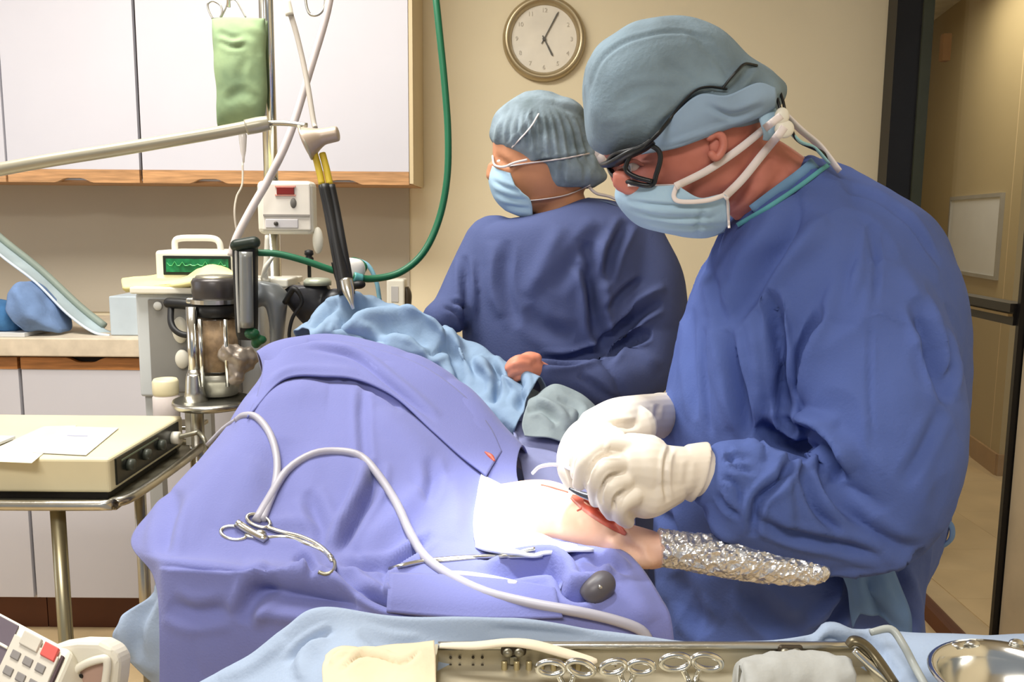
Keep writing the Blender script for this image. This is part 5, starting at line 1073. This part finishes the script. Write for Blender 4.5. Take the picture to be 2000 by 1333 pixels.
slabobj('screen', panel(.04, .40, .60, .96, .001, .0035), mat('green_black_screen', (64, 84, 60), .3, emit=.05), kp, .001)
slabobj('screen_divider', panel(.0, .27, .66, .30, .001, .004), M_ivory, kp, .001)
slabobj('red_key', panel(.865, .06, .955, .20, .001, .005), mat('red_key_plastic', (204, 84, 78), .4), kp, .001)
slabobj('grey_key', panel(.72, .06, .84, .20, .001, .005), mat('pale_key_plastic', (186, 180, 168), .4), kp, .001)
M_key = mat('grey_key_print', (122, 118, 116), .5)
for i in range(3):
    for j in range(4):
        slabobj('key', panel(.70+i*.085, .27+j*.16, .755+i*.085, .35+j*.16, .002, .0042), M_key, kp, .0008)
slabobj('side_strip', panel(.972, .1, .988, 1.0, -.001, .002), mat('brown_strip', (66, 48, 52), .5), kp, .0005)
def prism(pts, Y, d):
    A = [at(a, b, Y) for a, b in pts]; n = len(A); V = [p[:] for p in A]+[(p+Vector((0, d, -d*.3)))[:] for p in A]
    return np.array(V), [list(range(n))[::-1], list(range(n, 2*n))]+[[i, (i+1) % n, n+(i+1) % n, n+i] for i in range(n)]
hdl = slabobj('handle', prism([(95, 1262), (150, 1254), (192, 1255), (218, 1268), (232, 1292), (228, 1333), (216, 1400), (80, 1400)], .745, .03), M_ivory, kp, .007)
slabobj('handle_recess', prism([(146, 1322), (160, 1302), (190, 1291), (206, 1294), (200, 1345), (192, 1400), (104, 1400)], .7435, .003), mat('dusty_inner_shell', (176, 146, 132), .5), hdl, .001)
obj('handle_lip', ptube([(120, 1390, .742, .0035), (142, 1322, .742, .004), (160, 1301, .742, .004), (192, 1289, .742, .004), (209, 1293, .742, .0035), (204, 1345, .742, .0035), (196, 1400, .742, .0035)], n=10), M_ivory, hdl, smooth=True)
slabobj('latch', slab([at(140, 1322, .741), at(160, 1316, .741), at(160, 1323, .741), at(140, 1329, .741)], (0, .003, -.003)), M_rub, kp, .001)
slabobj('support_plate', slab([(at(-200, 1400, .9)[0], .55, .70), (at(140, 1400, .75)[0]+.03, .55, .70), (at(140, 1400, .75)[0]+.03, .86, .70), (at(-200, 1400, .9)[0], .86, .70)], (0, 0, -.02)), M_dsteel, kp)
obj('support_leg', tube([(-.42, .72, .69, .015), (-.42, .72, 0, .015)], n=12, k=1), M_dsteel, kp, smooth=True)
# ------------------------------------------------------------ cautery cable and clamp on the drape
BD = [B_dr, B_bd]
M_cable = mat('grey_cable', (168, 166, 178), .4, var=.04)
def ondrape(pts, r, off=0, k=4, bs=None, dY=None):
    C = cr(pts, k); P = [hit(bs or BD, a, b, off=r+off, dflt=1.27) for a, b in C]
    ys = np.array([p.y for p in P])
    for _ in range(3): ys = np.minimum(ys, np.convolve(np.r_[ys[0], ys, ys[-1]], [.25, .5, .25], 'valid'))
    return [(*at(c[0], c[1], y), r) for c, y in zip(C, ys)]
cb = thing('cable', hit(BD, 540, 900)[:], 'thick grey cautery cable looping over the purple drape', 'cable')
obj('cable_run', tube(ondrape([(462, 822), (477, 812), (502, 816), (528, 850), (541, 900), (537, 950), (522, 990), (512, 1018)], .0052), n=12, k=1), M_cable, cb, smooth=True)
obj('cable_run', tube(ondrape([(500, 1018), (525, 975), (560, 920), (610, 888), (660, 882), (705, 892), (740, 930), (775, 985), (800, 1040), (830, 1088), (880, 1125), (950, 1158), (1040, 1180), (1130, 1196), (1200, 1212), (1252, 1232), (1272, 1262)], .0056, off=.0005), n=12, k=1), M_cable, cb, smooth=True)
obj('cable_run', tube(ondrape([(462, 820), (436, 838), (405, 870)], .0035), n=10, k=1), M_cable, cb, smooth=True)
obj('cable_run', tube(ondrape([(870, 1122), (915, 1124), (965, 1132), (1010, 1142)], .004), n=10, k=1), mat('white_cable', (206, 206, 214), .4), cb, smooth=True)
clp = thing('towel_clamp', hit(BD, 520, 1040)[:], 'steel towel clamp gripping looped cable at left on purple drape', 'clamp')
def ringp(cx_, cy_, rx, ry, a0, n=14):
    c, s = math.cos(a0), math.sin(a0); return [(cx_+rx*math.cos(t)*c-ry*math.sin(t)*s, cy_+rx*math.cos(t)*s+ry*math.sin(t)*c) for t in np.linspace(0, 2*math.pi, n)]
obj('finger_ring', tube(ondrape(ringp(457, 1042, 26, 13, .15), .0024, k=2), n=8, k=1), M_steel, clp, smooth=True)
obj('finger_ring', tube(ondrape(ringp(505, 1018, 24, 11, .35), .0024, off=.004, k=2), n=8, k=1), M_steel, clp, smooth=True)
obj('shank', tube(ondrape([(478, 1048), (510, 1052), (560, 1050), (600, 1064), (634, 1080), (650, 1098)], .003), n=8, k=1), M_steel, clp, smooth=True)
obj('shank', tube(ondrape([(520, 1030), (550, 1040), (590, 1050), (625, 1068), (648, 1090)], .003, off=.003), n=8, k=1), M_steel, clp, smooth=True)
obj('jaw', tube(ondrape([(640, 1080), (654, 1100), (650, 1116), (636, 1122), (622, 1118)], .0022), n=8, k=1), M_dsteel, clp, smooth=True)
obj('hinge', ell(hit(BD, 508, 1045, off=.006), (.008, .006, .006)), M_steel, clp, smooth=True)
obj('box_lock', tube(ondrape([(462, 1022), (490, 1040), (520, 1055)], .005, off=.002), n=10, k=1), M_steel, clp, smooth=True)
fo = thing('forceps', hit(BD, 900, 1090)[:], 'long steel forceps lying below the lit wound on purple drape', 'forceps')
obj('jaw', tube(ondrape([(762, 1112), (800, 1102), (850, 1094), (940, 1088), (1060, 1086)], .0028, off=.001), n=8, k=1), M_steel, fo, smooth=True)
obj('jaw', tube(ondrape([(850, 1098), (940, 1090), (990, 1086), (1025, 1076), (1045, 1072)], .0022, off=.002), n=8, k=1), M_steel, fo, smooth=True)
sr = obj('rubber_cap', tube([(*hit(BD, 1150, 1168, off=.006), .012), (*hit(BD, 1160, 1156, off=.008), .0145), (*hit(BD, 1180, 1140, off=.010), .0145), (*hit(BD, 1186, 1136, off=.010), .010)], n=24, round_end=False), mat('grey_brown_rubber', (86, 82, 88), .4, var=.15), smooth=True, label='short dark grey rubber cap on the drape near its lower right edge', cat='rubber cap')
obj('cap_mark', tube([(*hit(B_dr, 1170, 1146, off=.024), .002), (*hit(B_dr, 1180, 1152, off=.024), .002)], n=6, k=2), M_steel, sr, smooth=True)
# scalpel/forceps in the gloved hands and a suture loop
ns = thing('needle_holder', at(1150, 965, .93)[:], 'dark steel instrument pinched between glove fingertips at the wound', 'instrument')
obj('jaw', ptube([(1112, 955, .955, .0015), (1135, 966, .945, .0035), (1160, 974, .935, .0045), (1190, 984, .93, .0045)], n=10), mat('dark_steel', (92, 96, 104), .3, .8), ns, smooth=True)
obj('shank', ptube([(1160, 972, .93, .005), (1180, 990, .925, .0045), (1200, 1000, .922, .004)], n=10), M_steel, ns, smooth=True)
obj('suture_loop', ptube([(1040, 925, 1.02), (1055, 912, 1.01), (1085, 908, 1.0), (1110, 915, .99), (1125, 920, .98)], .0022, n=8), mat('white_tubing', (232, 226, 230), .3), smooth=True, label='thin white tube curving from wound to fingertips of the gloves', cat='tube')
# ------------------------------------------------------------ instrument table in the foreground
it = thing('instrument_table', (.12, .68, 0), 'steel instrument table hidden under pale blue cover in the foreground', 'table')
obj('table_top', box(-.17, .70, .50, .775, .832, .850, .004), M_steel, it)
for sx in (-.14, .66):
    for sy in (.52, .75): obj('leg', tube([(sx, sy, .835, .012), (sx, sy, 0, .012)], n=12, k=1), M_steel, it, smooth=True)
zy = lambda Y, z: proj([[0, Y, z]])[0][1]
cn_ = [[(375, 1345, .79), (470, 1310, .79), (560, 1262, .79), (640, 1222, .79), (780, 1238, .79), (1010, 1245, .79), (1240, 1268, .79), (1480, 1278, .79), (1640, 1260, .79), (1820, 1270, .79), (2080, 1272, .79)],
       [(390, 1335, .775), (480, 1290, .775), (560, 1230, .775), (630, 1190, .775), (780, 1207, .775), (1010, 1211, .775), (1240, 1245, .775), (1480, 1256, .775), (1640, 1232, .775), (1820, 1240, .775), (2080, 1244, .775)],
       [(400, 1370, .75), (490, 1330, .75), (580, 1280, .75), (680, 1238, .75), (800, 1262, .755), *[(p, zy(.757, .858), .757) for p in (1010, 1240, 1480, 1640)], (1840, 1262, .74), (2080, 1270, .74)],
       [(395, 1450, .70), (500, 1410, .69), (600, 1360, .69), (700, 1330, .68), (800, 1375, .68), *[(p, zy(.70, .853), .70) for p in (1010, 1240, 1480, 1640)], (1840, zy(.68, .855), .68), (2120, zy(.68, .855), .68)],
       [(380, 1640, .60), (500, 1600, .59), (600, 1560, .59), (700, 1570, .58), *[(p, zy(.56, .853), .56) for p in (800, 1010, 1240, 1480, 1640, 1820, 2180)]]]
g = strokes(sheet(cn_, 18, kc=20), [('v', [(560, 1300), (600, 1260), (650, 1230)], 7, .006), ('r', [(640, 1250), (600, 1290), (590, 1333)], 14, .008), ('v', [(700, 1240), (760, 1260), (830, 1262)], 10, .004), ('r', [(430, 1333), (500, 1300), (560, 1250)], 14, .004),
   ('v', [(950, 1230), (1040, 1235), (1150, 1245)], 8, .003), ('r', [(1580, 1270), (1620, 1235), (1680, 1250)], 9, .008), ('v', [(1680, 1240), (1720, 1280), (1760, 1333)], 9, .006), ('v', [(1600, 1250), (1640, 1262), (1660, 1290)], 7, .006)], facing='flip')
gcv = wob(g, .003, 16, 7)
obj('table_cover', gcv, M_lb, smooth=True, label='pale blue cloth cover over instrument table along bottom of picture', cat='cloth', mods=[('SOLIDIFY', dict(thickness=.002, offset=0))]); B_cv = bvh(gcv)
# instrument tray (perforated box with back wall and lid lugs)
M_tray = mat('tray_steel', (186, 178, 156), .5, .5, var=.06, vs=12)
tr = thing('instrument_tray', at(1270, 1330, .68)[:], 'open perforated steel instrument tray on pale blue cover', 'tray')
tz = at(1250, 1262, .745).z
tx0, tx1 = at(856, 1264, .742).x, at(1690, 1264, .742).x; TF = .862
obj('tray_back', box(tx0, tx1, .742, .745, TF-.002, tz+.001), M_tray, tr)
obj('tray_rim', ptube([(856, 1262, .741), (1270, 1262, .741), (1690, 1262, .741)], .004, n=8), M_steel, tr, smooth=True)
obj('tray_floor', box(tx0, tx1, .56, .745, TF-.003, TF), M_tray, tr)
obj('tray_side', box(tx0-.003, tx0, .56, .745, TF-.002, tz), M_tray, tr); obj('tray_side', box(tx1, tx1+.003, .56, .745, TF-.002, tz), M_tray, tr)
obj('tray_front', box(tx0, tx1, .557, .56, TF-.002, tz), M_tray, tr)
M_hole = mat('dark_hole', (64, 58, 46), .8)
hp = []
for i in range(4):
    for j in range(3): hp.append(ell(at(880+i*18+(8 if i > 1 else 0), 1285+j*15, .7405), (.0014, .001, .0014), n=8, m=4))
for i in range(3): hp.append(ell(at(1200+i*2, 1290+i*14, .7405), (.0014, .001, .0014), n=8, m=4))
obj('perforations', join(*hp), M_hole, tr, kind='stuff')
for i in range(7):
    obj('divider_rib', ptube([(985+i*24, 1292, .735), (985+i*24, 1318, .733)], .0028, n=8), mat('brass_tinted_steel', (186, 172, 132), .35, .6) if i == 0 else bpy.data.materials['brass_tinted_steel'], tr, smooth=True)
for px in (1003, 1545):
    lg = obj('lid_lug', pbox(px-25, 1263, px+25, 1284, .735, .012, .003), mat('dark_lug', (80, 72, 62), .4, .6) if px == 1003 else bpy.data.materials['dark_lug'], tr)
    obj('lug_roller', join(*[ell(at(px+d, 1276, .733), (.0045, .004, .004)) for d in (-11, 11)]), M_dsteel, lg, smooth=True)
    obj('lug_tab', pbox(px-8, 1284, px+8, 1300, .737, .004, .001), M_dsteel, lg)
def forceps_up(c, w_, tilt, Y, label, open_=18):
    t = thing('scissor_handle_forceps', at(c[0], c[1]+80, Y-.01)[:], label, 'forceps', 'ring-handled forceps in the tray')
    rx, ry = w_, w_*.5
    for s in (-1, 1):
        cx_ = c[0]+s*(rx+3); rg = ringp(cx_, c[1], rx, ry, .12*s+tilt)
        r_ = obj('finger_ring', tube([(*at(a, b, Y), .0028) for a, b in rg[:-1]], n=8, closed=True, cap=False, k=3), M_chrome, t, smooth=True)
        obj('shank', ptube([(cx_-s*rx*.5, c[1]+ry*.8, Y, .0028), (c[0]+s*6+tilt*20, c[1]+ry+26, Y, .0028), (c[0]+tilt*40+s*3, zy(Y-.04, TF+.004), Y-.04, .003)], n=8), M_chrome, t, smooth=True)
    return t
forceps_up((1350, 1294), 28, .05, .715, 'steel ring-handled forceps, the largest rings, in middle of the tray')
forceps_up((1225, 1304), 24, -.1, .705, 'steel ring-handled forceps just left of the largest rings in the tray')
forceps_up((1105, 1306), 26, .15, .700, 'steel ring-handled forceps nearest the gauze end of the tray')
# gauze roll inside tray, right half
g = loft([(1440, 1302, 1440, 1420, .70, .015), (1460, 1290, 1460, 1420, .70, .03), (1530, 1284, 1530, 1420, .705, .035), (1610, 1284, 1610, 1420, .705, .035), (1660, 1292, 1660, 1420, .70, .02)], n=40, k=10)
obj('gauze_pad', wob(wob(g, .006, 30), .002, 90), mat('off_white_gauze', (172, 174, 172), .95, bump=.5, bs=90), smooth=True, label='fluffy off-white gauze heaped in right half of the tray', cat='gauze')
# cream cloth left of the tray, strap across its top
gn2 = [[(640, 1286, .715), (668, 1264, .722), (720, 1268, .722), (790, 1262, .724), (848, 1252, .73)], [(632, 1318, .69), (670, 1300, .69), (730, 1300, .69), (800, 1292, .69), (850, 1290, .695)], [(640, 1400, .63), (690, 1380, .63), (740, 1380, .63), (800, 1370, .64), (852, 1370, .64)]]
g = strokes(sheet(gn2, 14), [('v', [(660, 1320), (700, 1290), (740, 1290), (790, 1298), (820, 1280)], 4, .005), ('r', [(650, 1300), (680, 1280), (760, 1285)], 6, .004), ('v', [(640, 1300), (660, 1280), (700, 1275)], 4, .004)], facing='flip')
obj('cream_cloth', wob(g, .003, 25), mat('cream_cotton', (216, 202, 174), .95, bump=.3), smooth=True, label='cream cotton cloth lying at left end of the instrument tray', cat='cloth', mods=[('SOLIDIFY', dict(thickness=.004, offset=0))])
obj('cream_strap', ptube([(860, 1262, .735, .004), (930, 1262, .73, .006), (990, 1256, .728, .006), (1040, 1260, .726, .007), (1100, 1276, .724, .007), (1150, 1290, .722, .006), (1166, 1292, .722, .003)], n=12, flat=(1, .5)), mat('cream_strap_cloth', (228, 216, 194), .9), smooth=True, label='narrow cream strap draped over the tray rim beside black lug', cat='strap')
# tubing and clip at right end of the tray
dk = obj('dark_instrument', ptube([(1655, 1262, .70, .004), (1668, 1252, .70, .006), (1690, 1262, .698, .007), (1715, 1290, .69, .007), (1750, 1340, .67, .006)], n=12, flat=(1, .6)), mat('olive_dark_steel', (104, 96, 76), .35, .7), smooth=True, label='dark curved retractor at right end of the tray', cat='retractor')
obj('steel_retractor', ptube([(1668, 1270, .695, .003), (1700, 1300, .688, .004), (1735, 1330, .68, .004), (1770, 1380, .66, .004)], n=10), M_chrome, smooth=True, label='thin bright steel instrument in front of the dark retractor', cat='instrument')
obj('clear_tubing', ptube([(1700, 1236, .73, .003), (1740, 1230, .73, .0035), (1765, 1262, .72, .0035), (1785, 1300, .71, .0035), (1810, 1345, .69, .0035)], n=10), mat('clear_grey_tubing', (172, 178, 176), .3), smooth=True, label='greyish clear tubing curling between retractor and steel bowl', cat='tubing')
# cream folded wrap beneath right of the tray
# steel bowl
bc = at(1985, 1400, .62)
bw = thing('steel_bowl', (bc.x, .62, .862), 'shiny stainless steel bowl at lower right corner', 'bowl')
zb0 = at(1985, 1268, .68).z
pr = [(.002, -.040), (.03, -.040), (.046, -.032), (.054, -.012), (.056, -.003), (.062, 0), (.064, -.002), (.0625, -.004), (.058, -.006), (.056, -.014), (.048, -.036), (.031, -.043), (.002, -.043)]
bcx = at(1965, 1330, .64); 
obj('bowl', lathe((bcx.x+.006, .635, zb0), pr, n=64), M_chrome, bw, smooth=True)
for p, q in ((1870, 1262), (1900, 1258), (1985, 1256)): obj('rim_clip', ell(at(p, q, .69), (.006, .004, .003)), M_steel, bw, smooth=True)
